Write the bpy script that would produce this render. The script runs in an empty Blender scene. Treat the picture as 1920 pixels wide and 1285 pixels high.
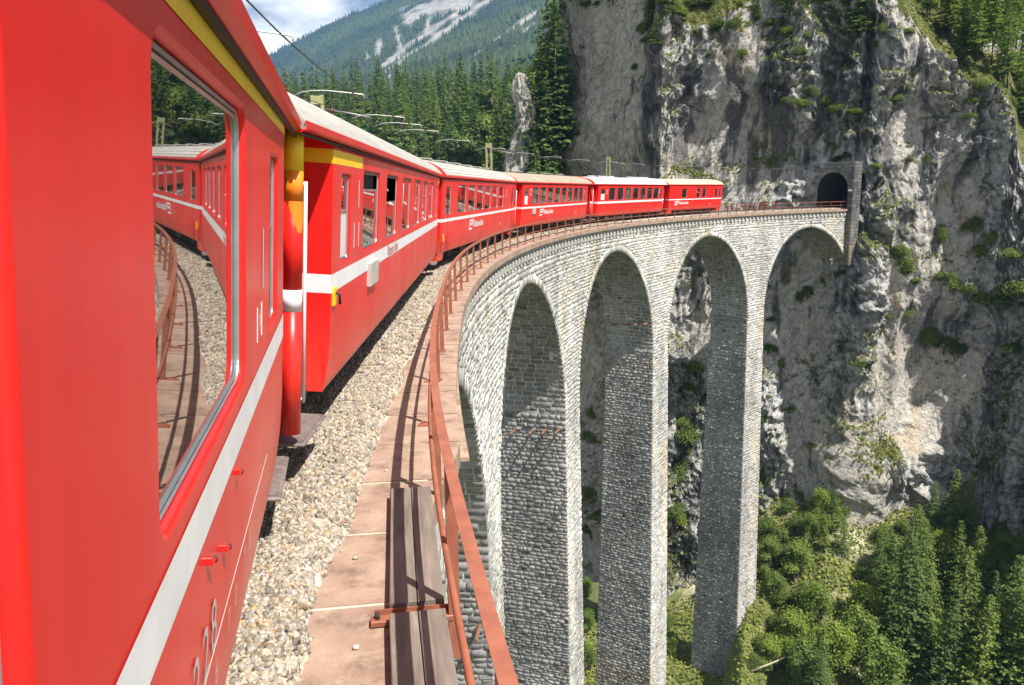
import bpy, bmesh, math, random
import numpy as np
from mathutils import Vector, Matrix
from mathutils.bvhtree import BVHTree

random.seed(7); RNG = np.random.default_rng(7)
SC = bpy.context.scene
COL = SC.collection
rad = math.radians

# ------------------------------------------------------------------ camera, sky, sun, exposure
CAM_H = 2.6321; PITCH = 0.1906; ROLL = -0.0121; FPX = 1459.2
_F = np.array([0, math.cos(PITCH), -math.sin(PITCH)]); _U = np.array([0, math.sin(PITCH), math.cos(PITCH)])
_X = np.array([1.0, 0, 0])
_RV = math.cos(ROLL) * _X + math.sin(ROLL) * _U
_UV = -math.sin(ROLL) * _X + math.cos(ROLL) * _U
cd = bpy.data.cameras.new('camera'); cam = bpy.data.objects.new('camera', cd); COL.objects.link(cam)
cd.sensor_width = 36; cd.lens = 36 * FPX / 1920; cd.clip_start = 0.05; cd.clip_end = 20000
m = Matrix.Identity(4)
for i in range(3):
    m[i][0] = _RV[i]; m[i][1] = _UV[i]; m[i][2] = -_F[i]
m[2][3] = CAM_H
cam.matrix_world = m
SC.camera = cam

SUN_AZ, SUN_EL = 135.0, 57.5          # azimuth clockwise from +Y
world = bpy.data.worlds.new('World'); SC.world = world; world.use_nodes = True
nt = world.node_tree; nt.nodes.clear()
out = nt.nodes.new('ShaderNodeOutputWorld'); bg = nt.nodes.new('ShaderNodeBackground')
sky = nt.nodes.new('ShaderNodeTexSky'); sky.sky_type = 'NISHITA'; sky.sun_disc = False
sky.sun_elevation = rad(SUN_EL); sky.sun_rotation = rad(SUN_AZ); sky.altitude = 1000
sky.air_density = 1.0; sky.dust_density = 0.6; sky.ozone_density = 1.2
tc = nt.nodes.new('ShaderNodeTexCoord')
mp = nt.nodes.new('ShaderNodeMapping'); mp.inputs['Scale'].default_value = (1, 1, 2.6); mp.inputs['Location'].default_value = (1.3, 0.4, 0.1)
nz = nt.nodes.new('ShaderNodeTexNoise'); nz.inputs['Scale'].default_value = 3.1; nz.inputs['Detail'].default_value = 9; nz.inputs['Roughness'].default_value = 0.55
rp = nt.nodes.new('ShaderNodeValToRGB'); rp.color_ramp.elements[0].position = 0.465; rp.color_ramp.elements[1].position = 0.575
mx = nt.nodes.new('ShaderNodeMix'); mx.data_type = 'RGBA'
nt.links.new(tc.outputs['Generated'], mp.inputs['Vector']); nt.links.new(mp.outputs['Vector'], nz.inputs['Vector'])
nt.links.new(nz.outputs['Fac'], rp.inputs['Fac']); nt.links.new(rp.outputs['Color'], mx.inputs['Factor'])
nt.links.new(sky.outputs['Color'], mx.inputs['A']); mx.inputs['B'].default_value = (14.0, 14.2, 14.5, 1)
nt.links.new(mx.outputs['Result'], bg.inputs['Color']); bg.inputs['Strength'].default_value = 0.05
nt.links.new(bg.outputs['Background'], out.inputs['Surface'])

sd = bpy.data.lights.new('sun', 'SUN'); sd.energy = 5.0; sd.angle = rad(0.53); sd.color = (1.0, 0.95, 0.87)
sun = bpy.data.objects.new('sun', sd); COL.objects.link(sun)
_az, _el = rad(SUN_AZ), rad(SUN_EL)
SUNV = Vector((math.sin(_az) * math.cos(_el), math.cos(_az) * math.cos(_el), math.sin(_el)))
sun.rotation_euler = SUNV.to_track_quat('Z', 'Y').to_euler(); sun.location = SUNV * 60
SC.view_settings.view_transform = 'Standard'; SC.view_settings.look = 'None'
SC.view_settings.exposure = 0.88; SC.view_settings.gamma = 1
SC.cycles.use_denoising = True
SC.cycles.max_bounces = 6; SC.cycles.diffuse_bounces = 3; SC.cycles.glossy_bounces = 3
SC.cycles.transmission_bounces = 3; SC.cycles.volume_bounces = 0; SC.cycles.transparent_max_bounces = 6

# ------------------------------------------------------------------ the curve of the line
THC, RAD, LAT = -0.2021, 99.758, 1.5983
CX = (RAD - LAT) * math.cos(THC); CY = -(RAD - LAT) * math.sin(THC)
def sm(a, b, x):
    t = np.clip((np.asarray(x, float) - a) / (b - a), 0, 1); return t * t * (3 - 2 * t)
def trk(s, off=0.0, z=0.0):
    """points at arc length s, offset off to the inside of the curve, height z (vectorised)"""
    s = np.asarray(s, float); th = THC + s / RAD
    x = CX - (RAD - off) * np.cos(th); y = CY + (RAD - off) * np.sin(th)
    return np.stack(np.broadcast_arrays(x, y, np.asarray(z, float)), -1)
def so(x, y):
    vx, vy = np.asarray(x) - CX, np.asarray(y) - CY
    return (np.arctan2(vy, -vx) - THC) * RAD, RAD - np.hypot(vx, vy)
def rvec(s):
    th = THC + np.asarray(s, float) / RAD
    return np.stack([np.cos(th), -np.sin(th), np.zeros_like(th)], -1)
def tvec(s):
    th = THC + np.asarray(s, float) / RAD
    return np.stack([np.sin(th), np.cos(th), np.zeros_like(th)], -1)
def dtrack(s): return -0.36 * (1 - sm(0, 20, s))
def near(s): return 0.19 * (1 - sm(5, 16, s))
def off_rail(s): return 2.21 - near(s)
def at_px(px, D):                       # plan position seen at image column px, at depth D
    return (px - 960) / FPX * D, D / math.cos(PITCH)
def pix(P):
    d = np.asarray(P, float) - np.array([0, 0, CAM_H]); z = d @ _F
    return 960 + FPX * (d @ _RV) / z, 642.5 - FPX * (d @ _UV) / z, z
def cam_ray(px, py):
    d = _F + _RV * (px - 960) / FPX - _UV * (py - 642.5) / FPX
    return Vector(d / np.linalg.norm(d))

# ------------------------------------------------------------------ noise (numpy)
_perm = RNG.permutation(256); _perm = np.concatenate([_perm, _perm, _perm])
_g = RNG.normal(size=(256, 3)); _g /= np.linalg.norm(_g, axis=1)[:, None]; _perm = _perm.astype(np.int32); _gx, _gy, _gz = [np.ascontiguousarray(_g[:, i], dtype=np.float32) for i in range(3)]
def perlin(x, y, z):
    x, y, z = np.broadcast_arrays(np.asarray(x, float), y, z)
    xi, yi, zi = np.floor(x).astype(np.int32), np.floor(y).astype(np.int32), np.floor(z).astype(np.int32)
    xf, yf, zf = (x - xi).astype(np.float32), (y - yi).astype(np.float32), (z - zi).astype(np.float32)
    u, v, w = [t * t * t * (t * (t * 6 - 15) + 10) for t in (xf, yf, zf)]
    xi &= 255; yi &= 255; zi &= 255
    def g(a, b, c):
        h = _perm[_perm[_perm[xi + a] + yi + b] + zi + c]
        return _gx[h] * (xf - a) + _gy[h] * (yf - b) + _gz[h] * (zf - c)
    def lerp(a, b, t): return a + t * (b - a)
    return lerp(lerp(lerp(g(0,0,0), g(1,0,0), u), lerp(g(0,1,0), g(1,1,0), u), v),
                lerp(lerp(g(0,0,1), g(1,0,1), u), lerp(g(0,1,1), g(1,1,1), u), v), w) * 1.5
def fbm(x, y, z, oct=4, gain=0.5, lac=2.03):
    a, f, r = 1.0, 1.0, 0
    for i in range(oct):
        r = r + a * perlin(x * f + 17.3 * i, y * f + 5.1 * i, z * f - 9.7 * i); a *= gain; f *= lac
    return r
def ridged(x, y, z, oct=4, gain=0.5, lac=2.1):
    a, f, r = 1.0, 1.0, 0
    for i in range(oct):
        r = r + a * (1 - 2 * np.abs(perlin(x * f + 31.7 * i, y * f - 3.3 * i, z * f + 7.9 * i))); a *= gain; f *= lac
    return r

def facets(x, y, seed=1):
    """broken planar facets: each cell has its own height and tilt"""
    xi, yi = np.floor(x).astype(int), np.floor(y).astype(int); best = np.full(x.shape, 1e9); val = np.zeros(x.shape)
    for dx in (-1, 0, 1):
        for dy in (-1, 0, 1):
            a, b = xi+dx, yi+dy; h = _perm[_perm[_perm[a & 255] + (b & 255)] + (seed & 255)]
            px, py = a + 0.5 + _g[h, 0]*0.55, b + 0.5 + _g[h, 1]*0.55
            d = (x-px)**2 + (y-py)**2; h2 = _perm[h + 37]
            v = _g[h2, 2] + 1.1*(_g[h2, 0]*(x-px) + _g[h2, 1]*(y-py))
            m_ = d < best; best = np.where(m_, d, best); val = np.where(m_, v, val)
    return val

# ------------------------------------------------------------------ object helpers
def link(o, parent=None):
    COL.objects.link(o)
    if parent is not None: o.parent = parent
    return o
def tag(o, label=None, cat=None, group=None, kind=None):
    if label: o['label'] = label
    if cat: o['category'] = cat
    if group: o['group'] = group
    if kind: o['kind'] = kind
    return o
def empty(name, loc=(0, 0, 0), mat4=None):
    o = bpy.data.objects.new(name, None); COL.objects.link(o); o.empty_display_size = 0.3
    if mat4 is not None: o.matrix_world = mat4
    else: o.location = loc
    return o
def npmesh(name, V, F, mat=None, smooth=False, col=None, colname='Col'):
    """V (n,3), F list of tuples or an (m,k) int array"""
    me = bpy.data.meshes.new(name)
    V = np.asarray(V, np.float32)
    if isinstance(F, np.ndarray):
        k = F.shape[1]; nf = len(F)
        me.vertices.add(len(V)); me.vertices.foreach_set('co', V.ravel())
        me.loops.add(nf * k); me.loops.foreach_set('vertex_index', F.astype(np.int32).ravel())
        me.polygons.add(nf); me.polygons.foreach_set('loop_start', np.arange(0, nf * k, k, dtype=np.int32))
        me.polygons.foreach_set('loop_total', np.full(nf, k, np.int32))
    else:
        me.from_pydata(V.tolist(), [], F)
    if smooth: me.polygons.foreach_set('use_smooth', np.ones(len(me.polygons), bool))
    if col is not None:
        c = np.ones((len(V), 4), np.float32); c[:, :3] = col
        at = me.color_attributes.new(colname, 'FLOAT_COLOR', 'POINT'); at.data.foreach_set('color', c.ravel())
    me.update(calc_edges=True); me.validate()
    if mat: me.materials.append(mat)
    return me
def obj(name, me, parent=None, loc=None):
    o = bpy.data.objects.new(name, me); link(o, parent)
    if loc is not None: o.location = loc
    return o
class MB:
    """collects simple shapes into one mesh"""
    def __init__(s): s.v = []; s.f = []; s.sm = []; s.mi = []
    def add(s, vs, fs, smooth=False, mi=0):
        b = len(s.v); s.v += [tuple(map(float, q)) for q in vs]
        for f in fs: s.f.append(tuple(b + i for i in f)); s.sm.append(smooth); s.mi.append(mi)
        return s
    def box(s, x0, x1, y0, y1, z0, z1, bev=0.0, mi=0):
        if bev <= 0:
            return s.add([(x0,y0,z0),(x1,y0,z0),(x1,y1,z0),(x0,y1,z0),(x0,y0,z1),(x1,y0,z1),(x1,y1,z1),(x0,y1,z1)],
                  [(0,3,2,1),(4,5,6,7),(0,1,5,4),(1,2,6,5),(2,3,7,6),(3,0,4,7)], mi=mi)
        b = bev; vs = []; fs = []
        for (z, i) in ((z0, b), (z0 + b, 0), (z1 - b, 0), (z1, b)):
            vs += [(x0+i, y0+i, z), (x1-i, y0+i, z), (x1-i, y1-i, z), (x0+i, y1-i, z)]
        for k in range(3):
            for j in range(4): fs.append((4*k+j, 4*k+(j+1)%4, 4*k+4+(j+1)%4, 4*k+4+j))
        fs += [(3,2,1,0), (12,13,14,15)]
        return s.add(vs, fs, mi=mi)
    def tube(s, pts, r, n=8, smooth=True, cap=True, up=(0,0,1), mi=0):
        pts = [Vector(p) for p in pts]; rr = r if hasattr(r, '__len__') else [r]*len(pts); vs = []; fs = []
        for i, p in enumerate(pts):
            t = (pts[min(i+1, len(pts)-1)] - pts[max(i-1, 0)]).normalized()
            a = t.cross(Vector(up))
            if a.length < 1e-3: a = t.cross(Vector((1, 0, 0)))
            a.normalize(); b = a.cross(t)
            for k in range(n):
                q = p + (a*math.cos(2*math.pi*k/n) + b*math.sin(2*math.pi*k/n))*rr[i]; vs.append(q)
        for i in range(len(pts)-1):
            for k in range(n): fs.append((i*n+k, i*n+(k+1)%n, (i+1)*n+(k+1)%n, (i+1)*n+k))
        if cap: fs += [tuple(range(n-1, -1, -1)), tuple(range((len(pts)-1)*n, len(pts)*n))]
        return s.add(vs, fs, smooth, mi)
    def sweep(s, frames, prof, closed=True, caps=True, smooth=False, mi=0):
        """frames: list of (origin, axis a, axis b); prof: list of (a,b)"""
        n = len(prof); vs = []; fs = []
        for (o, a, b) in frames:
            for (p, q) in prof: vs.append(tuple(np.asarray(o) + np.asarray(a)*p + np.asarray(b)*q))
        m_ = n if closed else n-1
        for i in range(len(frames)-1):
            for k in range(m_): fs.append((i*n+k, i*n+(k+1)%n, (i+1)*n+(k+1)%n, (i+1)*n+k))
        if caps and closed: fs += [tuple(range(n-1, -1, -1)), tuple(range((len(frames)-1)*n, len(frames)*n))]
        return s.add(vs, fs, smooth, mi)
    def build(s, name, mat, parent=None, loc=None):
        me = bpy.data.meshes.new(name); me.from_pydata(s.v, [], s.f)
        me.polygons.foreach_set('use_smooth', s.sm)
        for q in (mat if isinstance(mat, (list, tuple)) else [mat]): me.materials.append(q)
        if any(s.mi): me.polygons.foreach_set('material_index', s.mi)
        me.update()
        return obj(name, me, parent, loc)
def copy_tree(o, parent=None):
    c = o.copy(); COL.objects.link(c)
    if parent is not None: c.parent = parent
    for ch in o.children: copy_tree(ch, c)
    return c

# ------------------------------------------------------------------ materials
def new_mat(name):
    mt = bpy.data.materials.new(name); mt.use_nodes = True
    return mt, mt.node_tree, mt.node_tree.nodes['Principled BSDF']
def node(nt, t, **kw):
    n = nt.nodes.new(t)
    for k, v in kw.items():
        if k in n.inputs: n.inputs[k].default_value = v
        else: setattr(n, k, v)
    return n
def noise(nt, scale, detail=4, rough=0.55, coord='Object', stretch=None):
    t = nt.nodes.new('ShaderNodeTexCoord'); n = node(nt, 'ShaderNodeTexNoise', Scale=scale, Detail=detail, Roughness=rough)
    src = t.outputs[coord]
    if stretch:
        mp = nt.nodes.new('ShaderNodeMapping'); mp.inputs['Scale'].default_value = stretch
        nt.links.new(src, mp.inputs['Vector']); src = mp.outputs['Vector']
    nt.links.new(src, n.inputs['Vector'])
    return n
def ramp(nt, src, stops):
    r = nt.nodes.new('ShaderNodeValToRGB'); e = r.color_ramp.elements
    e[0].position, e[0].color = stops[0][0], (*stops[0][1], 1)
    e[1].position, e[1].color = stops[-1][0], (*stops[-1][1], 1)
    for p, c in stops[1:-1]:
        q = e.new(p); q.color = (*c, 1)
    nt.links.new(src, r.inputs['Fac']); return r
def mixc(nt, fac, a, b, mode='MIX'):
    x = nt.nodes.new('ShaderNodeMix'); x.data_type = 'RGBA'; x.blend_type = mode
    for nm, v in (('Factor', fac), ('A', a), ('B', b)):
        if hasattr(v, 'links') or hasattr(v, 'is_linked'): nt.links.new(v, x.inputs[nm])
        elif nm == 'Factor': x.inputs[nm].default_value = v
        else: x.inputs[nm].default_value = (*v, 1)
    return x.outputs['Result']
def bump(nt, bs, h, strength=0.4, dist=0.02):
    b = nt.nodes.new('ShaderNodeBump'); b.inputs['Strength'].default_value = strength; b.inputs['Distance'].default_value = dist
    nt.links.new(h, b.inputs['Height']); nt.links.new(b.outputs['Normal'], bs.inputs['Normal'])
def simple(name, col, rough=0.6, metal=0.0, var=0.25, scale=6.0, bmp=0.0, bscale=40, bdist=0.01, coat=0.0, stretch=None, spec=0.5):
    mt, nt, bs = new_mat(name)
    n = noise(nt, scale, 5, 0.6, stretch=stretch)
    c0 = tuple(x*(1-var) for x in col); c1 = tuple(min(1, x*(1+var)) for x in col)
    r = ramp(nt, n.outputs['Fac'], [(0.3, c0), (0.7, c1)])
    nt.links.new(r.outputs['Color'], bs.inputs['Base Color'])
    bs.inputs['Roughness'].default_value = rough; bs.inputs['Metallic'].default_value = metal
    bs.inputs['Specular IOR Level'].default_value = spec
    if coat: bs.inputs['Coat Weight'].default_value = coat; bs.inputs['Coat Roughness'].default_value = 0.08
    if bmp:
        n2 = noise(nt, bscale, 4, 0.6, stretch=stretch); bump(nt, bs, n2.outputs['Fac'], bmp, bdist)
    return mt
def attr_mat(name, rough=0.85, nscale=3.0, nvar=0.25, bmp=0.5, bscale=8.0, bdist=0.05, spec=0.3, rnd=0.0, coord='Object'):
    """base colour from the mesh's Col attribute, broken up by noise"""
    mt, nt, bs = new_mat(name)
    a = nt.nodes.new('ShaderNodeVertexColor'); a.layer_name = 'Col'
    n = noise(nt, nscale, 6, 0.62, coord=coord)
    r = ramp(nt, n.outputs['Fac'], [(0.28, (1-nvar,)*3), (0.72, (1+nvar,)*3)])
    c = mixc(nt, 1.0, a.outputs['Color'], r.outputs['Color'], 'MULTIPLY')
    if rnd:
        oi = nt.nodes.new('ShaderNodeObjectInfo')
        r2 = ramp(nt, oi.outputs['Random'], [(0, (1-rnd, 1-rnd*0.8, 1-rnd)), (1, (1+rnd, 1+rnd*0.7, 1+rnd*0.4))])
        c = mixc(nt, 1.0, c, r2.outputs['Color'], 'MULTIPLY')
    nt.links.new(c, bs.inputs['Base Color']); bs.inputs['Roughness'].default_value = rough
    bs.inputs['Specular IOR Level'].default_value = spec
    if bmp:
        n2 = noise(nt, bscale, 7, 0.65, coord=coord); bump(nt, bs, n2.outputs['Fac'], bmp, bdist)
    return mt

def red_paint(name, dirt=0.35):
    mt, nt, bs = new_mat(name)
    n = noise(nt, 0.7, 1, 0.5); r = ramp(nt, n.outputs['Fac'], [(0.1, (0.66, 0.012, 0.011)), (0.9, (0.73, 0.018, 0.014))])
    # road dust thrown up on the lower skirt: a film of tan dirt, patchy, running down in streaks
    t = nt.nodes.new('ShaderNodeTexCoord'); sp = nt.nodes.new('ShaderNodeSeparateXYZ'); nt.links.new(t.outputs['Object'], sp.inputs[0])
    mr = nt.nodes.new('ShaderNodeMapRange'); mr.inputs['From Min'].default_value = 1.5; mr.inputs['From Max'].default_value = 0.6
    nt.links.new(sp.outputs['Z'], mr.inputs['Value'])
    n2 = noise(nt, 2.2, 6, 0.65, stretch=(2.5, 2.5, 0.35))
    r2 = ramp(nt, n2.outputs['Fac'], [(0.35, (0, 0, 0)), (0.7, (1, 1, 1))])
    mm = nt.nodes.new('ShaderNodeMath'); mm.operation = 'MULTIPLY'; nt.links.new(mr.outputs[0], mm.inputs[0]); nt.links.new(r2.outputs['Color'], mm.inputs[1])
    m2 = nt.nodes.new('ShaderNodeMath'); m2.operation = 'MULTIPLY'; m2.inputs[1].default_value = dirt; nt.links.new(mm.outputs[0], m2.inputs[0])
    n6 = noise(nt, 1.6, 3, 0.5, stretch=(5, 5, 0.25)); r6 = ramp(nt, n6.outputs['Fac'], [(0.2, (0.90, 0.90, 0.90)), (0.8, (1.06, 1.25, 1.25))])
    c = mixc(nt, m2.outputs[0], mixc(nt, 1.0, r.outputs['Color'], r6.outputs['Color'], 'MULTIPLY'), (0.42, 0.20, 0.13))
    nt.links.new(c, bs.inputs['Base Color'])
    n3 = noise(nt, 1.2, 1, 0.5); r3 = ramp(nt, n3.outputs['Fac'], [(0.1, (0.24,)*3), (0.9, (0.40,)*3)])
    nt.links.new(r3.outputs['Color'], bs.inputs['Roughness'])
    bs.inputs['Specular IOR Level'].default_value = 0.34
    n4 = noise(nt, 0.55, 0, 0.5); bump(nt, bs, n4.outputs['Fac'], 0.05, 0.05)
    return mt
def glass_mat():
    mt, nt, bs = new_mat('window_glass')
    n = noise(nt, 4, 3); r = ramp(nt, n.outputs['Fac'], [(0.3, (0.008, 0.010, 0.010)), (0.8, (0.016, 0.018, 0.017))])
    nt.links.new(r.outputs['Color'], bs.inputs['Base Color'])
    bs.inputs['Roughness'].default_value = 0.015; bs.inputs['IOR'].default_value = 1.75
    bs.inputs['Coat Weight'].default_value = 0.6; bs.inputs['Coat Roughness'].default_value = 0.01
    return mt
MAT = {}
MAT['red'] = red_paint('red_coach_paint')
MAT['glass'] = glass_mat()
MAT['white'] = simple('white_paint', (0.72, 0.72, 0.73), 0.4, var=0.08, scale=5)
MAT['yellow'] = simple('yellow_paint', (0.85, 0.52, 0.01), 0.4, var=0.06, scale=5)
MAT['orange'] = simple('orange_paint', (0.80, 0.22, 0.01), 0.4, var=0.06, scale=5)
MAT['alu'] = simple('aluminium_frame', (0.40, 0.41, 0.42), 0.42, metal=0.85, var=0.12, scale=9)
MAT['rubber'] = simple('black_rubber', (0.012, 0.012, 0.013), 0.6, var=0.2)
MAT['dark'] = simple('dark_interior', (0.02, 0.02, 0.022), 0.9, var=0.3)
MAT['under'] = simple('underframe_grime', (0.035, 0.03, 0.027), 0.85, var=0.4, scale=8, bmp=0.3)
MAT['steelgrey'] = simple('grey_steel', (0.22, 0.22, 0.22), 0.5, metal=0.5, var=0.2)
MAT['roof_grey'] = simple('pale_grey_roof', (0.35, 0.335, 0.305), 0.55, var=0.14, scale=2.2, stretch=(0.5, 3, 3), bmp=0.1)
MAT['roof_white'] = simple('white_roof', (0.72, 0.72, 0.72), 0.5, var=0.08, scale=2.2, stretch=(0.5, 3, 3))
MAT['roof_brown'] = simple('weathered_brown_roof', (0.30, 0.25, 0.19), 0.65, var=0.2, scale=2.2, stretch=(0.5, 3, 3), bmp=0.1)
MAT['roof_tan'] = simple('tan_roof', (0.46, 0.36, 0.26), 0.65, var=0.15, scale=2.2, stretch=(0.5, 3, 3))
MAT['roof_rib'] = simple('ribbed_grey_roof', (0.42, 0.40, 0.36), 0.6, var=0.2, scale=2.0, stretch=(0.5, 4, 4))
MAT['rust'] = simple('red_oxide_railing_paint', (0.27, 0.092, 0.052), 0.55, var=0.22, scale=7, bmp=0.15, bscale=90, bdist=0.004)
MAT['skin'] = simple('skin', (0.55, 0.33, 0.25), 0.55, var=0.08)
MAT['cloth'] = simple('white_shirt', (0.75, 0.75, 0.74), 0.8, var=0.06)
MAT['hair'] = simple('brown_hair', (0.06, 0.035, 0.02), 0.7, var=0.2)

ORD = ['first', 'second', 'third', 'fourth', 'fifth', 'sixth', 'seventh', 'eighth', 'ninth', 'tenth', 'eleventh', 'twelfth', 'thirteenth', 'fourteenth', 'fifteenth', 'sixteenth', 'seventeenth', 'eighteenth', 'nineteenth', 'twentieth']
def relabel(objs, noun, cells):
    """cells: (x0, x1, y0, y1, phrase) in photo pixels; things in one cell are told apart by their order from the left"""
    byc = {}
    for o in objs:
        a, b, _ = pix(np.array(o.location)); 
        for c in cells:
            if c[0] <= a < c[1] and c[2] <= b < c[3]: byc.setdefault(c[4], []).append((float(a), o)); break
        else: byc.setdefault(cells[-1][4], []).append((float(a), o))
    for ph, L in byc.items():
        L.sort(key=lambda t: t[0])
        for i, (a, o) in enumerate(L):
            o['label'] = noun + ' ' + ph + ('' if len(L) == 1 else ', ' + (ORD[i] if i < 20 else 'number %d' % (i+1)) + ' from left')
# ------------------------------------------------------------------ the train
ZR, CANT = 0.22, rad(4.2)
HW = 1.325
def coach_matrix(o, heading):
    d = Vector((math.sin(heading), math.cos(heading), 0)); r = Vector((d.y, -d.x, 0)); up = Vector((0, 0, 1))
    rr = r*math.cos(CANT) - up*math.sin(CANT); uu = up*math.cos(CANT) + r*math.sin(CANT)
    M_ = Matrix.Identity(4)
    for i in range(3): M_[i][0] = d[i]; M_[i][1] = -rr[i]; M_[i][2] = uu[i]; M_[i][3] = o[i]
    return M_
def coach_frame(s0, s1, bog):
    c = (s0 + s1)/2
    a = trk(c - bog/2, dtrack(c - bog/2), ZR); b = trk(c + bog/2, dtrack(c + bog/2), ZR)
    return coach_matrix((a + b)/2, math.atan2(b[0]-a[0], b[1]-a[1]))
def rrect(x0, x1, z0, z1, r, k=6):
    """rounded rectangle, 4*(k+1) points, corner order: (x0,z0),(x1,z0),(x1,z1),(x0,z1)"""
    out = []
    for (cx, cz, a0) in ((x0+r, z0+r, math.pi), (x1-r, z0+r, 1.5*math.pi), (x1-r, z1-r, 0), (x0+r, z1-r, 0.5*math.pi)):
        for i in range(k+1):
            a = a0 + 0.5*math.pi*i/k; out.append((cx + r*math.cos(a), cz + r*math.sin(a)))
    return out
def wall_cell(mb, X0, X1, Z0, Z1, w, r, rev, K=6):
    """a wall cell in the plane right=r with a rounded window opening w=(x0,x1,z0,z1,rad) and its rolled reveal"""
    x0, x1, z0, z1, cr = w
    ring = rrect(x0, x1, z0, z1, cr, K); n = K+1
    vs = [(X0, -r, Z0), (X1, -r, Z0), (X1, -r, Z1), (X0, -r, Z1)] + [(a, -r, b) for a, b in ring]; fs = []
    for c in range(4):
        for i in range(K): fs.append((c, 4+c*n+i+1, 4+c*n+i))
        fs.append((c, (c+1) % 4, 4+((c+1) % 4)*n, 4+c*n+K))
    mb.add(vs, fs)
    prev = None; vs = []; fs = []; N = len(ring)
    for j, (ins, dep) in enumerate(rev):
        vs += [(a, -(r-dep), b) for a, b in rrect(x0+ins, x1-ins, z0+ins, z1-ins, max(0.01, cr-ins*0.5), K)]
        if j:
            for i in range(N): fs.append(((j-1)*N+i, (j-1)*N+(i+1) % N, j*N+(i+1) % N, j*N+i))
    mb.add(vs, fs, smooth=True)
def ring_band(mb, w, r, a, b, smooth=False, K=6, mi=0):
    """band between two insets; a and b are (inset, right)"""
    x0, x1, z0, z1, cr = w; vs = []; N = 4*(K+1)
    for ins, rr in (a, b):
        vs += [(p, -rr, q) for p, q in rrect(x0+ins, x1-ins, z0+ins, z1-ins, max(0.008, cr-ins*0.5), K)]
    mb.add(vs, [(i, (i+1) % N, N+(i+1) % N, N+i) for i in range(N)], smooth, mi)
REV = [(0, 0), (0.003, 0.0006), (0.009, 0.004), (0.014, 0.011), (0.018, 0.020), (0.020, 0.032)]
REV_FLAT = [(0, 0), (0.004, 0.001), (0.008, 0.006), (0.010, 0.018)]
def window(parent, w, r, flat=False, style='fixed'):
    x0, x1, z0, z1, cr = w; ins = 0.020 if not flat else 0.010; dep = 0.032 if not flat else 0.018
    cx, cz = (x0+x1)/2, (z0+z1)/2
    f = MB(); L = (x0-cx, x1-cx, z0-cz, z1-cz, cr); R0 = r-dep
    ring_band(f, L, r, (ins-0.002, R0+0.002), (ins+0.006, R0+0.008), mi=1)
    ring_band(f, L, r, (ins+0.006, R0+0.008), (ins+0.014, R0+0.010)); ring_band(f, L, r, (ins+0.014, R0+0.010), (ins+0.016, R0+0.002))
    ring_band(f, L, r, (ins+0.016, R0+0.002), (ins+0.022, R0+0.001), mi=1)
    ring_band(f, L, r, (ins+0.022, R0+0.001), (ins+0.025, R0+0.005)); ring_band(f, L, r, (ins+0.025, R0+0.005), (ins+0.032, R0-0.004))
    o = f.build('window', [MAT['alu'], MAT['rubber']], parent, (cx, 0, cz))
    i = ins+0.030; zt = L[3]-i; zb = L[2]+i
    pw = (L[0]+i, L[1]-i)
    def pane(za, zb_, rr, m='glass'):
        g = MB(); ring = rrect(pw[0], pw[1], za, zb_, 0.02, 3)
        g.add([(a, -rr, b) for a, b in ring], [tuple(range(len(ring)))]); g.build('pane', MAT[m], o)
    if style == 'fixed': pane(zb, zt, R0-0.004)
    else:                                   # drop light: a moving upper pane behind a metal bar
        zs = zt - (0.22 if style == 'drop' else 0.42)*(zt-zb)
        b = MB().box(pw[0], pw[1], -(R0+0.004), -(R0-0.012), zs-0.014, zs+0.014, 0.004); b.build('bar', MAT['alu'], o)
        if style == 'drop':
            pane(zb, zs-0.014, R0-0.006)
            g = MB().add([(pw[0], -(R0-0.05), zs), (pw[1], -(R0-0.05), zs), (pw[1], -(R0-0.05), zt), (pw[0], -(R0-0.05), zt)], [(0,1,2,3)]); g.build('opening', MAT['dark'], o)  # dark panel stands in for the unlit gap above the pane
        elif style == 'open': pane(zb, zs-0.014, R0-0.006)
        else:
            pane(zs+0.014, zt, R0-0.006)
            if style == 'frosted': pane(zb, zs-0.014, R0-0.004, 'frost')
            else: pane(zb, zs-0.014, R0-0.03)
    return o
MAT['tread'] = simple('worn_tread_plate', (0.15, 0.125, 0.115), 0.6, var=0.35, scale=14, bmp=0.5, bscale=60, bdist=0.006)
MAT['frost'] = simple('frosted_pane', (0.62, 0.66, 0.66), 0.25, var=0.05, scale=3)
def text_mesh(txt, size, mat, shear=0.0, ext=0.0, bold=0.0):
    cu = bpy.data.curves.new('lettering', 'FONT'); cu.body = txt; cu.size = size; cu.shear = shear; cu.offset = bold; cu.resolution_u = 3
    t = bpy.data.objects.new('tmp', cu); COL.objects.link(t)
    dg = bpy.context.evaluated_depsgraph_get(); me = bpy.data.meshes.new_from_object(t.evaluated_get(dg))
    COL.objects.unlink(t); bpy.data.objects.remove(t)
    me.name = 'lettering'; me.materials.clear(); me.materials.append(mat); return me
def lettering(parent, txt, x, z, size, mat='white', r=HW+0.004, shear=0.0, bold=0.0, name='lettering'):
    o = obj(name, text_mesh(txt, size, MAT[mat], shear, bold=bold), parent)
    o.matrix_local = Matrix(((1, 0, 0, x), (0, 0, -1, -r), (0, 1, 0, z), (0, 0, 0, 1)))
    return o
ROOF = [(1.362, 3.015), (1.375, 3.055), (1.345, 3.10), (1.275, 3.18), (1.16, 3.285), (1.0, 3.37), (0.78, 3.445), (0.5, 3.505), (0.2, 3.535), (0, 3.54)]
ROOFP = ROOF + [(-a, b) for a, b in ROOF[-2::-1]]
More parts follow.
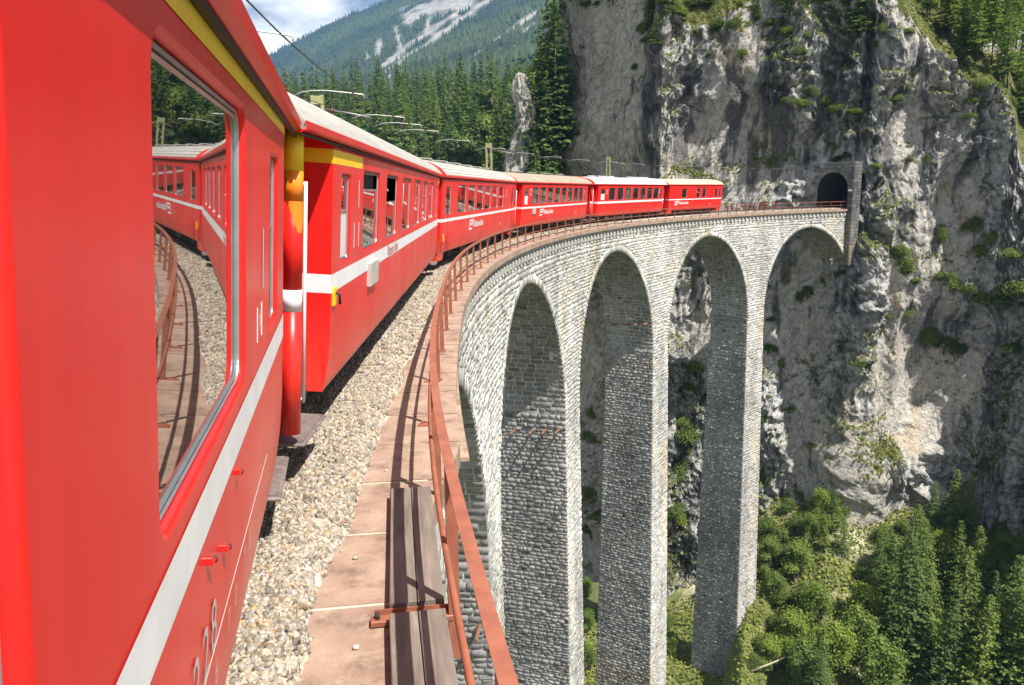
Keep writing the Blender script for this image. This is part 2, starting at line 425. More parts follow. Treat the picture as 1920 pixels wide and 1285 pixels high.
def roof_sweep(mb, xs, k=1.0, dz=0.0, closed=False, rise=None):
    fr = []
    vs = []; n = len(ROOFP)
    for i, x in enumerate(xs):
        q = 1.0 if rise is None else rise[i]
        for (a, b) in ROOFP: vs.append((x, -a*k, 3.015 + (b-3.015)*k*q + dz))
    fs = [(i*n+j, i*n+j+1, (i+1)*n+j+1, (i+1)*n+j) for i in range(len(xs)-1) for j in range(n-1)]
    fs += [tuple(range(n)), tuple((len(xs)-1)*n + j for j in range(n-1, -1, -1))]
    mb.add(vs[:], fs, smooth=False)
def bogie(parent, x):
    b = MB()
    for sg in (-1, 1):
        b.box(x-1.25, x+1.25, sg*0.78-0.05, sg*0.78+0.05, 0.36, 0.55, 0.02)
        for dx in (-0.95, 0.95):
            b.box(x+dx-0.14, x+dx+0.14, sg*0.86-0.06, sg*0.86+0.06, 0.24, 0.52, 0.03)
            for q in (-0.16, 0.16): b.tube([(x+dx+q*1.3, sg*0.86, 0.5), (x+dx+q*1.3, sg*0.86, 0.72)], 0.05, 8)
        b.box(x-0.2, x+0.2, sg*0.80-0.08, sg*0.80+0.08, 0.30, 0.66, 0.03)
    b.box(x-0.25, x+0.25, -0.8, 0.8, 0.40, 0.6, 0.02)
    o = b.build('bogie', MAT['under'], parent)
    for dx in (-0.95, 0.95):
        for sg in (-1, 1):
            w = MB(); w.tube([(x+dx, sg*0.44, 0.36), (x+dx, sg*0.52, 0.36)], 0.38, 20, smooth=False)
            w.tube([(x+dx, sg*0.52, 0.36), (x+dx, sg*0.60, 0.36)], 0.345, 20, smooth=False); w.build('wheel', MAT['steelgrey'], o)
def make_coach(name, label, M4, half, wins, kind='recess', roof='roof_grey', hood=False, vents=(), first=False, band=None, stripe=(1.58, 1.73), bog=6.4, group='red coaches of the train'):
    root = empty(name, mat4=M4); tag(root, label, 'train coach', group)
    xe = half - 0.18; xc = half - (1.25 if kind == 'recess' else 0.0) - 0.0
    if kind != 'recess': xc = xe
    b = MB()
    low = [(1.255, 0.60), (1.285, 0.68), (1.315, 0.95), (HW, 1.2), (HW, 1.76)]
    vs = []; xs_ = [-xc, xc]
    for sg in (1, -1):
        for (p, q), (p2, q2) in zip(low, low[1:]):
            b.add([(-xc, -sg*p, q), (xc, -sg*p, q), (xc, -sg*p2, q2), (-xc, -sg*p2, q2)], [(0, 1, 2, 3)], smooth=False)
        b.add([(-xc, -sg*HW, 2.93), (xc, -sg*HW, 2.93), (xc, -sg*1.30, 3.035), (-xc, -sg*1.30, 3.035)], [(0, 1, 2, 3)])
    b.add([(-xc, HW, 1.76), (xc, HW, 1.76), (xc, HW, 2.93), (-xc, HW, 2.93)], [(0, 1, 2, 3)])
    ws = sorted(wins, key=lambda t: t[0][0]); X = -xc
    for i, (w, fl, st) in enumerate(ws):
        Xn = xc if i == len(ws)-1 else (w[1] + ws[i+1][0][0])/2
        wall_cell(b, X, Xn, 1.76, 2.93, w, HW, REV_FLAT if fl else REV); X = Xn
    if not ws: b.add([(-xc, -HW, 1.76), (xc, -HW, 1.76), (xc, -HW, 2.93), (-xc, -HW, 2.93)], [(0, 1, 2, 3)])
    sec = low + [(HW, 2.93), (1.30, 3.035)]
    for sx in (-1, 1):
        ring = [(sx*xc, -p, q) for p, q in sec] + [(sx*xc, p, q) for p, q in sec[::-1]]
        b.add(ring, [tuple(range(len(ring)))])
    b.add([(-xc, -1.255, 0.60), (xc, -1.255, 0.60), (xc, 1.255, 0.60), (-xc, 1.255, 0.60)], [(0, 1, 2, 3)])
    if kind == 'recess':
        for sx in (-1, 1):
            b.box(min(sx*xc, sx*xe), max(sx*xc, sx*xe), -0.98, 0.98, 0.72, 3.035)
            b.box(min(sx*(xc-.01), sx*xe), max(sx*(xc-.01), sx*xe), -1.30, 1.30, 3.015, 3.034)
    body = b.build('body', MAT['red'], root)
    inn = MB().box(-xc+0.06, xc-0.06, -HW+0.50, HW-0.16, 0.7, 2.9); inn.build('interior', MAT['dark'], root)
    for w, fl, st in ws: window(root, w, HW, fl, st)
    # roof
    r = MB(); L = half + 0.02
    xs = [-L, -L+0.25, -L+0.6, L-0.6, L-0.25, L]; roof_sweep(r, xs, rise=[0.84, 0.95, 1, 1, 0.95, 0.84])
    ro = r.build('roof', MAT[roof], root)
    if roof == 'roof_rib':
        for q in range(2, len(ROOFP)-2):
            (a, z) = ROOFP[q]
            rb = MB().box(-L+0.7, L-0.7, -a-0.012, -a+0.012, z-0.01, z+0.016); rb.build('rib', MAT[roof], ro)
    g = MB()
    for sg in (-1, 1):
        g.add([(-L, sg*1.31, 2.985), (L, sg*1.31, 2.985), (L, sg*1.382, 3.015), (-L, sg*1.382, 3.015), (-L, sg*1.388, 3.07), (L, sg*1.388, 3.07), (L, sg*1.36, 3.082), (-L, sg*1.36, 3.082)],
              [(0, 1, 2, 3), (3, 2, 5, 4), (4, 5, 6, 7), (0, 3, 4, 7), (1, 6, 5, 2)])
    g.build('gutter', MAT['red'], ro)
    MB().box(-L, L, -1.345, -1.318, 2.965, 2.984).build('groove_shade_strip', MAT['rubber'], ro)  # dark strip standing in for the shaded groove under the gutter
    if hood:
        for sx in (-1, 1):
            hd = MB(); x_ = sorted((sx*(L+0.012), sx*(L-0.42))); roof_sweep(hd, x_, 1.035, 0.0, rise=[0.88 if sx < 0 else 0.98, 0.98 if sx < 0 else 0.88]); hd.build('hood', MAT['red'], ro)
    for vx in vents:
        v = MB().box(vx-0.28, vx+0.28, -0.16, 0.16, 3.52, 3.60, 0.03); v.box(vx-0.36, vx+0.36, -0.24, 0.24, 3.595, 3.63, 0.012); v.build('roof_vent', MAT['roof_white' if roof == 'roof_white' else 'roof_grey'], ro)
    # white waist stripe, wrapped round the corner panels
    st = MB()
    st.add([(-xc, -(HW+.0025), stripe[0]), (xc, -(HW+.0025), stripe[0]), (xc, -(HW+.0025), stripe[1]), (-xc, -(HW+.0025), stripe[1])], [(0, 1, 2, 3)])
    for sx in (-1, 1):
        st.add([(sx*(xc+.0025), -0.97, stripe[0]), (sx*(xc+.0025), -(HW+.0025), stripe[0]), (sx*(xc+.0025), -(HW+.0025), stripe[1]), (sx*(xc+.0025), -0.97, stripe[1])], [(0, 1, 2, 3)])
    st.build('stripe', MAT['white'], root)
    if band:
        for (x0, x1) in band:
            zl = 2.80 if x1-x0 < 3 else 2.895; zt_ = 2.93 if x1-x0 < 3 else 3.0; rt_ = HW+.0025 if x1-x0 < 3 else 1.3085
            y = MB(); y.add([(x0, -(HW+.0025), zl), (x1, -(HW+.0025), zl), (x1, -(HW+.0025), 2.9295), (x0, -(HW+.0025), 2.9295), (x1, -(rt_+.002), zt_), (x0, -(rt_+.002), zt_)], [(0, 1, 2, 3), (3, 2, 4, 5)])
            for e in (x0, x1):
                if abs(abs(e)-xc) < 0.02:
                    q = math.copysign(xc+.0025, e)
                    y.add([(q, -0.97, zl), (q, -(HW+.0025), zl), (q, -(HW+.0025), 2.93), (q, -0.97, 2.93)], [(0, 1, 2, 3)])
            y.build('class_band', MAT['yellow'], root)
    # ends
    for sx in (-1, 1):
        e = MB().box(min(sx*xe, sx*(half+0.0)), max(sx*xe, sx*(half+0.0)), -0.62, 0.62, 0.95, 3.0); e.build('gangway', MAT['rubber'], root)
        c = MB().tube([(sx*(xe-0.1), 0, 0.66), (sx*(half+0.0), 0, 0.66)], 0.07, 8); c.tube([(sx*half, -0.14, 0.66), (sx*half, 0.14, 0.66)], 0.12, 10); c.build('coupler', MAT['under'], root)
        if kind == 'recess':
            for sy in (-1,):
                px, py = (sx*(xe-0.05), sy*1.20) if sx < 0 else (sx*(xe-0.35), sy*1.08)
                p = MB().tube([(px, py, 0.50), (px, py, 1.56)], 0.085, 16); p.tube([(px, py, 1.74), (px, py, 2.46 if first else 3.01)], 0.085, 16)
                po = p.build('corner_post', MAT['red'], root)
                q = MB().tube([(px, py, 1.56), (px, py, 1.74)], 0.0865, 16); q.build('white_collar', MAT['white'], po)
                if first:
                    q = MB().tube([(px, py, 2.70), (px, py, 3.01)], 0.0865, 16); q.build('yellow_collar', MAT['yellow'], po)
                    q = MB().tube([(px, py, 2.46), (px, py, 2.70)], 0.0860, 16); q.build('orange_collar', MAT['orange'], po)
                    vs = []; fs = []
                    for k in range(17):           # the pointed lower end of the orange mark
                        a = 2*math.pi*k/16; ad = abs((a - rad(236) + math.pi) % (2*math.pi) - math.pi); dz = 0.30*max(0.0, 1 - ad/1.25)
                        vs += [(px+0.0875*math.cos(a), py+0.0875*math.sin(a), 2.46), (px+0.0875*math.cos(a), py+0.0875*math.sin(a), 2.46-dz)]
                        if k: fs.append((2*k-2, 2*k, 2*k+1, 2*k-1))
                    MB().add(vs, fs, True).build('orange_point', MAT['orange'], po)
                h = MB().tube([(px-sx*0.20, py-0.06, 0.72), (px-sx*0.20, py-0.06, 2.62)], 0.016, 8); h.tube([(px-sx*0.20, py, 0.75), (px-sx*0.20, py-0.06, 0.75)], 0.014, 6); h.tube([(px-sx*0.20, py, 2.6), (px-sx*0.20, py-0.06, 2.6)], 0.014, 6)
                h.build('handrail', MAT['white'], root)
                t = MB(); x_ = sorted((sx*(xc+0.1), sx*(xe-0.05)))
                t.box(x_[0], x_[1], sy*0.9-0.42, sy*0.9+0.14, 0.37, 0.40, 0.01); t.box(x_[0]+.03, x_[1]-.03, sy*0.9-0.39, sy*0.9+0.1, 0.40, 0.412); t.box(x_[0], x_[0]+0.04, sy*0.85, sy*0.85+0.04, 0.38, 0.75); t.box(x_[1]-0.04, x_[1], sy*0.85, sy*0.85+0.04, 0.38, 0.75)
                t.build('step', MAT['tread'], root)
                dr = MB().box(min(sx*(xc+.12), sx*(xe-.12)), max(sx*(xc+.12), sx*(xe-.12)), -1.0, -0.975, 0.78, 2.75, 0.008)
                do = dr.build('door', MAT['red'], root)
                dw = MB().box(min(sx*(xc+.32), sx*(xe-.32)), max(sx*(xc+.32), sx*(xe-.32)), -1.006, -0.99, 1.75, 2.6); dw.build('door_window', MAT['glass'], do)
        else:
            x_ = sorted((sx*(xc-0.95), sx*(xc-0.02)))
            k_ = MB().add([(x_[0]+(0.1 if sx>0 else 0), -1.25, 0.62), (x_[1]-(0.1 if sx<0 else 0), -1.25, 0.62), (x_[1], -1.21, 0.34), (x_[0], -1.21, 0.34), (x_[0], -0.6, 0.34), (x_[1], -0.6, 0.34), (x_[1], -0.6, 0.62), (x_[0], -0.6, 0.62)], [(0,1,2,3),(3,2,5,4),(0,3,4,7),(1,6,5,2)]); k_.build('step_skirt', MAT['red'], root)
            d_ = MB()
            for q in (sx*(xc-0.16), sx*(xc-0.98)): d_.box(q-0.006, q+0.006, -(HW+.003), -HW+.01, 0.66, 2.8)
            d_.build('door_seam', MAT['rubber'], root)
    # underframe
    rr_ = random.Random(half*7)
    for k in range(9):
        cx = -5.0*half/9 + k*1.2*half/9*1.1; w_ = rr_.uniform(0.25, 0.45); zt = rr_.uniform(0.30, 0.45)
        MB().box(cx-w_, cx+w_, -1.05 if k % 2 else -0.9, -0.4, zt, 0.62, 0.02).build('underframe_box', MAT['under'], root)
    ub = MB().box(-xe, xe, -1.1, 1.1, 0.55, 0.66); ub.build('underframe', MAT['under'], root)
    for sx in (-1, 1):
        bogie(root, sx*bog)
        hs = MB().tube([(sx*(xe-0.7), -0.95, 0.62), (sx*(xe-0.72), -0.98, 0.3), (sx*(xe-0.6), -0.98, 0.16), (sx*(xe-0.4), -0.9, 0.2)], 0.02, 6); hs.build('brake_hose', MAT['steelgrey'], root)
    return root
def W(x0, x1, fl=False, st='fixed', z0=1.835, z1=2.80, r=0.09): return ((x0, x1, z0, z1, r), fl, st)
J = [-12.1, 6.4, 25.3, 43.0, 61.8, 80.2, 93.2]
COACH = []
# the camera's own coach
c1 = make_coach('train_coach', 'nearest red coach filling the left edge, big mirror-like window and yellow roof band',
    coach_matrix((-1.2077, -3.1291, ZR), rad(-12.3)), 9.4,
    [*[W(a_, a_+1.56, z0=1.785, z1=2.845, r=0.10) for a_ in (-4.42, -2.22, -0.02, 2.18, 4.41)], W(7.08, 7.62, st='half', z0=1.79, z1=2.74, r=0.05), W(-7.62, -7.08, st='half', z0=1.79, z1=2.74, r=0.05)],
    roof='roof_grey', first=True, band=[(-8.15, 8.15)])
lettering(c1, '1', 6.55, 2.08, 0.42, bold=-0.004)
MAT['mark'] = simple('faded_white_lettering', (0.50, 0.42, 0.40), 0.6, var=0.1)
for k_, ch in enumerate('1228'): lettering(c1, ch, 4.58 + 0.15*k_, 1.165, 0.23, 'mark')
for k_, ch in enumerate(('B', '5', '6', '7', '0', '7', '8')): lettering(c1, ch, 4.72 + 0.19*k_ + 0.10*(k_ > 2) + 0.1*(k_ > 4), 1.02, 0.13, 'mark', bold=-0.002)
for (za, x0, x1) in ((1.135, 4.3, 7.0),):
    MB().box(x0, x1, -(HW+.003-(0.012 if za < 1 else 0.004)), -(HW-0.02), za, za+0.005).build('marking_line', MAT['mark'], c1)
for q in (6.42, 6.62): MB().box(q, q+0.008, -(HW+.003), -HW+.01, 1.86, 2.02).build('pictogram_frame', MAT['white'], c1)
lettering(c1, '*', 6.46, 1.84, 0.22)
for (x, z) in ((4.98, 1.50), (5.28, 1.40), (5.62, 1.535)):
    k_ = MB().box(x-0.008, x+0.008, -(HW+0.018), -HW+0.002, z-0.010, z+0.014, 0.003).tube([(x-0.006, -(HW+0.014), z-0.004), (x+0.03, -(HW+0.018), z-0.008)], 0.006, 8)
    ko = k_.build('bracket', MAT['red'], c1)
    MB().tube([(x+0.028, -(HW+0.018), z-0.010), (x+0.040, -(HW+0.018), z-0.010)], 0.009, 8).build('bolt', MAT['under'], ko)
# second coach
c2 = make_coach('train_coach', 'second red coach, pale grey roof, yellow first class corner and wide white stripe', coach_frame(J[1], J[2], 12.8), 9.25,
    [W(-7.56, -7.02, st='frosted', z0=1.82, z1=2.73, r=0.05), W(-6.17, -4.77, st='drop'), W(-4.04, -2.62, st='open'), W(-1.85, -0.42), W(0.27, 1.70), W(2.3, 3.72), W(4.35, 5.78), W(7.0, 7.55, z0=1.82, z1=2.73, r=0.05)],
    roof='roof_grey', first=True, band=[(-8.0, -6.27), (7.5, 8.0)], stripe=(1.58, 1.76), vents=(-4.6,))
lettering(c2, '1', -6.62, 2.36, 0.46, bold=-0.004)
for q in (-6.75, -6.45): MB().box(q, q+0.008, -(HW+.003), -HW+.01, 1.93, 2.2).build('pictogram_frame', MAT['white'], c2)
lettering(c2, 'Rhätische Bahn', -3.75, 1.60, 0.22, 'red', HW+0.006)
pb = MB().box(-5.70, -5.02, -(HW+0.05), -HW, 1.36, 1.68, 0.015); pbo = pb.build('fuse_box', simple('grey_box_paint', (0.42, 0.40, 0.36), 0.6, var=0.15), c2)
lv = MB().box(-7.93, -7.80, -(HW+.02), -HW, 1.44, 1.63, 0.01); lvo = lv.build('door_lever_plate', MAT['yellow'], c2)
MB().tube([(-7.86, -(HW+.02), 1.57), (-7.86, -(HW+.06), 1.55), (-7.84, -(HW+.06), 1.46)], 0.014, 8).build('lever', MAT['rubber'], lvo)
# third coach: flush doors, red hood, ribbed roof
c3 = make_coach('train_coach', 'third red coach with ribbed grey roof and red hood above its near end', coach_frame(J[2], J[3], 12.6), 8.82,
    [W(-8.05, -7.3, True, z0=1.82, z1=2.72, r=0.04)] + [W(a, a+1.42, True, z0=1.83, r=0.06) for a in (-6.18, -4.32, -2.5, -0.68, 1.2, 3.06)] + [W(7.2, 7.9, True, z0=1.82, z1=2.72, r=0.04)],
    kind='flush', roof='roof_rib', hood=True, stripe=(1.60, 1.70), vents=(-6, -3.5, -1, 1.5, 4, 6.2))
MB().box(-8.28, -8.20, -(HW+.02), -HW, 0.98, 1.22, 0.01).build('door_lever_plate', MAT['yellow'], c3)
# fourth
c4 = make_coach('train_coach', 'fourth red coach with brown weathered roof and white door rail', coach_frame(J[3], J[4], 12.8), 9.2,
    [W(-7.45, -6.75, st='frosted', z0=1.80, z1=2.72, r=0.05)] + [W(a, a+1.22, True, 'half' if i == 0 else 'fixed', z0=1.83, r=0.06) for i, a in enumerate((-5.98, -4.4, -2.75, -1.1, 0.55, 2.2, 3.82, 5.38))] + [W(6.95, 7.5, st='fixed', z0=1.80, z1=2.72, r=0.05)],
    roof='roof_brown', stripe=(1.60, 1.70), vents=(-5, -2, 1, 4.5))
MB().box(-5.85, -5.30, -(HW+0.05), -HW, 1.26, 1.62, 0.015).build('fuse_box', simple('grey_box_paint', (0.42, 0.40, 0.36), 0.6, var=0.15), c4)
# fifth
c5 = make_coach('train_coach', 'fifth red coach with bright white roof and eight dark windows', coach_frame(J[4], J[5], 12.8), 9.1,
    [W(-7.25, -6.4, st='frosted', z0=1.80, z1=2.72, r=0.05)] + [W(a, a+1.32, True, 'drop' if i == 5 else 'fixed', z0=1.80, r=0.06) for i, a in enumerate((-5.6, -3.78, -1.97, -0.2, 1.62, 3.4, 5.1))] + [W(7.0, 7.5, st='fixed', z0=1.80, z1=2.72, r=0.05)],
    roof='roof_white', hood=True, stripe=(1.56, 1.72), vents=(-6.2, -4.2, -2.4, 2.4, 4.4, 6.0))
# baggage van
c6 = make_coach('baggage_van', 'red baggage van with tan roof and sliding door at the head of the train', coach_frame(J[5], J[6], 8.0), 6.35,
    [W(-3.45, -2.45, True, z0=1.78, z1=2.68, r=0.05), W(-0.15, 0.62, True, 'open', z0=1.78, z1=2.68, r=0.05), W(1.22, 2.05, True, z0=1.78, z1=2.68, r=0.05), W(4.3, 4.9, True, z0=1.78, z1=2.68, r=0.05), W(5.35, 5.75, True, z0=1.78, z1=2.68, r=0.05)],
    kind='flush', roof='roof_tan', stripe=(1.58, 1.68), bog=4.0, group='')
dm = MB()
for q in (-0.5, 2.48): dm.box(q-0.012, q+0.012, -(HW+.012), -HW, 0.7, 2.8)
dm.box(-0.5, 2.48, -(HW+.02), -HW, 2.78, 2.83); dm.build('sliding_door_trim', MAT['under'], c6)
def logo(p, x, z, k=1.0):
    """the slanted emblem with its two white bars, and the railway's name beside it"""
    g = MB(); r = HW+0.004
    def quad(x0, x1, z0, z1):
        sh = lambda zz: (zz)*0.45
        g.add([(x+k*(x0+sh(z0)), -r, z+k*z0), (x+k*(x1+sh(z0)), -r, z+k*z0), (x+k*(x1+sh(z1)), -r, z+k*z1), (x+k*(x0+sh(z1)), -r, z+k*z1)], [(0, 1, 2, 3)])
    quad(0.0, 0.62, 0.0, 0.07); quad(0.0, 0.10, 0.11, 0.38); quad(0.10, 0.62, 0.31, 0.38); quad(0.20, 0.62, 0.17, 0.25); quad(0.52, 0.62, 0.25, 0.31); quad(0.66, 0.74, 0.11, 0.44)
    g.build('emblem', MAT['white'], p)
    lettering(p, 'Rhätische Bahn', x+k*1.0, z+k*0.08, 0.34*k, bold=0.008)
logo(c3, -3.95, 1.14, 1.0); logo(c4, -4.4, 1.14, 1.0); logo(c6, -4.95, 1.10, 1.0)
lettering(c3, '2', 5.25, 2.3, 0.5); lettering(c4, '2', -6.5, 2.35, 0.5); lettering(c5, '2', -6.15, 2.3, 0.5); lettering(c4, '2', 6.7, 2.3, 0.4)
lettering(c5, '2', 6.62, 2.3, 0.45)
for p, x, n in ((c3, 3.6, 'B 2433'), (c4, 4.4, 'B 2341'), (c6, 3.0, 'D 4219')):
    lettering(p, n, x, 1.02, 0.16)

# ------------------------------------------------------------------ passengers
def person(name, label, coach, x, z0, lean=0.25, cloth='cloth', arm=True):
    """head and shoulders behind an open window, one arm over the sill; built with a skin modifier"""
    root = empty(name); root.parent = None
    root.matrix_world = coach.matrix_world @ Matrix.Translation((x, -(HW-0.24), z0))
    tag(root, label, 'person')
    def skin(nm, pts, edges, rads, mat, sub=1):
        me = bpy.data.meshes.new(nm); me.from_pydata(pts, edges, []); o = obj(nm, me, root); me.materials.append(MAT[mat])
        md = o.modifiers.new('skin', 'SKIN'); md.use_smooth_shade = True
        for v, r in zip(me.skin_vertices[0].data, rads): v.radius = (r, r) if not hasattr(r, '__len__') else r
        me.skin_vertices[0].data[0].use_root = True
        s_ = o.modifiers.new('sub', 'SUBSURF'); s_.levels = sub; s_.render_levels = sub
        return o
    # body: pelvis, chest, neck, head; shoulders, elbows, wrists, hand with five fingers
    P = [(0, 0.05, -0.75), (0, 0.02, -0.45), (0, -0.01, -0.15), (0, -0.03, -0.02), (0.0, -0.06, 0.09), (0.0, -0.09, 0.20),
         (-0.17, -0.02, -0.10), (-0.21, -0.09, -0.16), (-0.08, -0.17, -0.05), (0.17, -0.02, -0.10), (0.23, -0.10, -0.16), (0.12, -0.18, -0.05),
         (-0.02, -0.19, -0.045), (0.05, -0.20, -0.045)]
    E = [(0, 1), (1, 2), (2, 3), (3, 4), (4, 5), (2, 6), (6, 7), (7, 8), (2, 9), (9, 10), (10, 11), (8, 12), (11, 13)]
    Rr = [0.15, 0.15, 0.13, 0.055, 0.085, 0.075, 0.065, 0.048, 0.032, 0.065, 0.048, 0.032, 0.028, 0.028]
    b = len(P)
    for (h_, d_) in ((12, 1), (13, -1)):
        hx, hy, hz = P[h_]
        for k, (dx, ln) in enumerate(((-0.03, 0.05), (-0.015, 0.075), (0.0, 0.08), (0.015, 0.07), (0.035*d_, 0.045))):
            P.append((hx+dx, hy-ln*0.6, hz-0.01)); P.append((hx+dx*1.2, hy-ln, hz-0.03)); Rr += [0.009, 0.008]
            E += [(h_, len(P)-2), (len(P)-2, len(P)-1)]
    body = skin('body', P, E, Rr, 'skin')
    # shirt over trunk and sleeves
    Q = [(0, 0.05, -0.76), (0, 0.02, -0.45), (0, -0.01, -0.14), (0, -0.025, -0.05), (-0.17, -0.02, -0.10), (-0.21, -0.088, -0.16), (0.17, -0.02, -0.10), (0.23, -0.098, -0.16), (-0.12, -0.15, -0.08), (0.15, -0.16, -0.08)]
    skin('shirt', Q, [(0, 1), (1, 2), (2, 3), (2, 4), (4, 5), (2, 6), (6, 7), (5, 8), (7, 9)], [0.165, 0.165, 0.145, 0.07, 0.08, 0.062, 0.08, 0.062, 0.045, 0.045], cloth)
    hb = bmesh.new(); bmesh.ops.create_uvsphere(hb, u_segments=14, v_segments=10, radius=1)
    for v in hb.verts:
        v.co = Vector((v.co.x*0.085, v.co.y*0.10, v.co.z*0.105))
        if v.co.y < -0.02 and v.co.z < 0.04: v.co.y = -0.02
    me = bpy.data.meshes.new('hair'); hb.to_mesh(me); hb.free(); me.materials.append(MAT['hair']); obj('hair', me, root, (0, -0.05, 0.185))
    fc = MB()
    for ex in (-0.032, 0.032): fc.tube([(ex-0.012, -0.172, 0.165), (ex+0.012, -0.172, 0.165)], 0.008, 6)
    fc.build('eye', MAT['rubber'], root)
    MB().tube([(0, -0.160, 0.165), (0, -0.185, 0.130)], [0.010, 0.016], 6).build('nose', MAT['skin'], root)
    MB().tube([(-0.022, -0.160, 0.095), (0.022, -0.160, 0.095)], 0.007, 6).build('mouth', simple('lip', (0.35, 0.10, 0.09), 0.5), root)
    return root
person('person', 'passenger in a white shirt leaning on the open window of the second coach', c2, -3.45, 2.42)
person('person', 'small figure in white at the open window of the baggage van door', c6, 0.22, 2.36)
# ------------------------------------------------------------------ the viaduct
PITCH_S = 23.45; CROWN0 = 41.6; AR = 9.85; Z_CROWN = -2.1; Z_SPR = Z_CROWN - AR; VOU = 0.58
CROWNS = [CROWN0 + PITCH_S*k for k in (-2, -1, 0, 1, 2, 3)]
PIERS = [CROWN0 + PITCH_S*(k+0.5) for k in (-3, -2, -1, 0, 1, 2)]
S_END = 120.2; S_BEG = -14.0
def pier_hw(z): return PITCH_S/2 - AR + 0.010*np.maximum(0, Z_SPR - z)
def off_face(s, z, side=1): 
    o = 2.19 + 0.018*np.maximum(0, -np.asarray(z, float) - 2)
    return side*(o - (near(s)*1.5 if side > 0 else 0))
def arch_z(s):                          # underside height above s, or None in a pier
    for c in CROWNS:
        if abs(s-c) < AR: return Z_SPR + math.sqrt(AR*AR - (s-c)**2)
    return None
viaduct = empty('stone_viaduct', tuple(trk(60, 0, -60)))
viaduct.matrix_world = Matrix.Identity(4)
tag(viaduct, 'tall curved grey stone viaduct on high arches carrying the train into the cliff', 'viaduct')
MORTAR = simple('pale_mortar', (0.40, 0.39, 0.365), 0.95, var=0.3, scale=3.0, bmp=0.4, bscale=25, bdist=0.02)
STONE = attr_mat('rubble_stone', 0.9, 5.0, 0.28, 0.6, 14.0, 0.03)
ZB = -64.0
core = MB(); e = 0.015
ss = np.arange(S_BEG, S_END+0.01, 0.35).tolist()
for c in CROWNS: ss += [c-AR, c+AR, c-AR+0.02, c+AR-0.02, c-AR+0.12, c+AR-0.12]
ss = sorted(x for x in set(round(q, 3) for q in ss) if x <= S_END)
def fp(s, z, side): return trk(s, float(off_face(s, z, side)) - side*e, z)
for a, b in zip(ss, ss[1:]):
    mid = (a+b)/2; az = arch_z(mid)
    for side in (1, -1):
        if az is None:
            zs = [-0.02, Z_SPR, -25, -40, ZB]
        else:
            za, zb = (arch_z(min(max(a, mid-1e-6 if arch_z(a) is None else a), mid)) or Z_SPR), (arch_z(b) or Z_SPR)
            core.add([fp(a, -0.02, side), fp(b, -0.02, side), fp(b, zb, side), fp(a, za, side)], [(0, 1, 2, 3)])
            continue
        for z0, z1 in zip(zs, zs[1:]):
            ca = [p for p in PIERS if abs(mid-p) < 3]
            def wid(s, z):
                if not ca: return s
                p = ca[0]; return p + (s-p)*float(pier_hw(z))/(PITCH_S/2-AR)
            core.add([fp(wid(a, z0), z0, side), fp(wid(b, z0), z0, side), fp(wid(b, z1), z1, side), fp(wid(a, z1), z1, side)], [(0, 1, 2, 3)])
    if az is not None:
        za, zb = (arch_z(a) or Z_SPR), (arch_z(b) or Z_SPR)
        core.add([fp(a, za, 1), fp(b, zb, 1), fp(b, zb, -1), fp(a, za, -1)], [(0, 1, 2, 3)])
for p in PIERS:
    for sg in (-1, 1):
        zs = [Z_SPR, -25, -40, ZB]
        for z0, z1 in zip(zs, zs[1:]):
            s0, s1 = p + sg*float(pier_hw(z0)), p + sg*float(pier_hw(z1))
            core.add([fp(s0, z0, 1), fp(s0, z0, -1), fp(s1, z1, -1), fp(s1, z1, 1)], [(0, 1, 2, 3)])
core.build('mortar_core', MORTAR, viaduct)

# every stone: four corners on the surface, a jittered proud front ring and a bulged centre
ST_V, ST_C = [], []
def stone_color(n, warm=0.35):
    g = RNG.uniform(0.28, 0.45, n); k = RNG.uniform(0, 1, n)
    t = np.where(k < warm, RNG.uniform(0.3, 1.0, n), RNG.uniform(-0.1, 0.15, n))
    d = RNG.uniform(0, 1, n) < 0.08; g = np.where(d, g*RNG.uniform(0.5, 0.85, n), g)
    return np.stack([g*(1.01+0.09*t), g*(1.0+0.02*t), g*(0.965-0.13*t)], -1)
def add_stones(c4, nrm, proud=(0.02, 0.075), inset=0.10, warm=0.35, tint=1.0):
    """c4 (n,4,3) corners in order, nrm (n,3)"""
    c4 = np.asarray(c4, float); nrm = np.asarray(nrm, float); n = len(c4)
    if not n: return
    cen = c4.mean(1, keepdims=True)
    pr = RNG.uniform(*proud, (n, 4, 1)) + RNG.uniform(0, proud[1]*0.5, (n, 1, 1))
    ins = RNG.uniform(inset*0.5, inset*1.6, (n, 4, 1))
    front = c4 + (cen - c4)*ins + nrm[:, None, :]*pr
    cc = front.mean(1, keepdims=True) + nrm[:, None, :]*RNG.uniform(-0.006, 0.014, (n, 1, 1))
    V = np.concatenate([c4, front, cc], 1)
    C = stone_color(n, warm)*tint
    q = cen[:, 0]; s_q, o_q = so(q[:, 0], q[:, 1])
    run = fbm(s_q*0.55 + o_q*0.4, q[:, 2]*0.06, 2.7, 3); blot = fbm(s_q*0.16, q[:, 2]*0.16, o_q*0.2 + 5.1, 3)
    C = C*np.clip(1 + 0.30*run + 0.28*blot, 0.5, 1.5)[:, None]
    oc = np.clip(fbm(s_q*0.4, q[:, 2]*0.1, 8.3, 3)*1.6 - 0.35, 0, 0.6)[:, None]; C = C*(1-oc) + C*oc*np.array([1.12, 0.98, 0.74])
    ST_V.append(V); ST_C.append(C)
def grid_courses(z0, z1, h=(0.27, 0.42)):
    zs = [z0]
    while zs[-1] > z1: zs.append(zs[-1] - RNG.uniform(*h))
    return zs
def split(a, b, w=(0.38, 0.85)):
    if b - a < 0.12: return []
    xs = [a]
    while True:
        q = RNG.uniform(*w)
        if xs[-1] + q > b - w[0]*0.6: break
        xs.append(xs[-1] + q)
    xs.append(b); return list(zip(xs, xs[1:]))
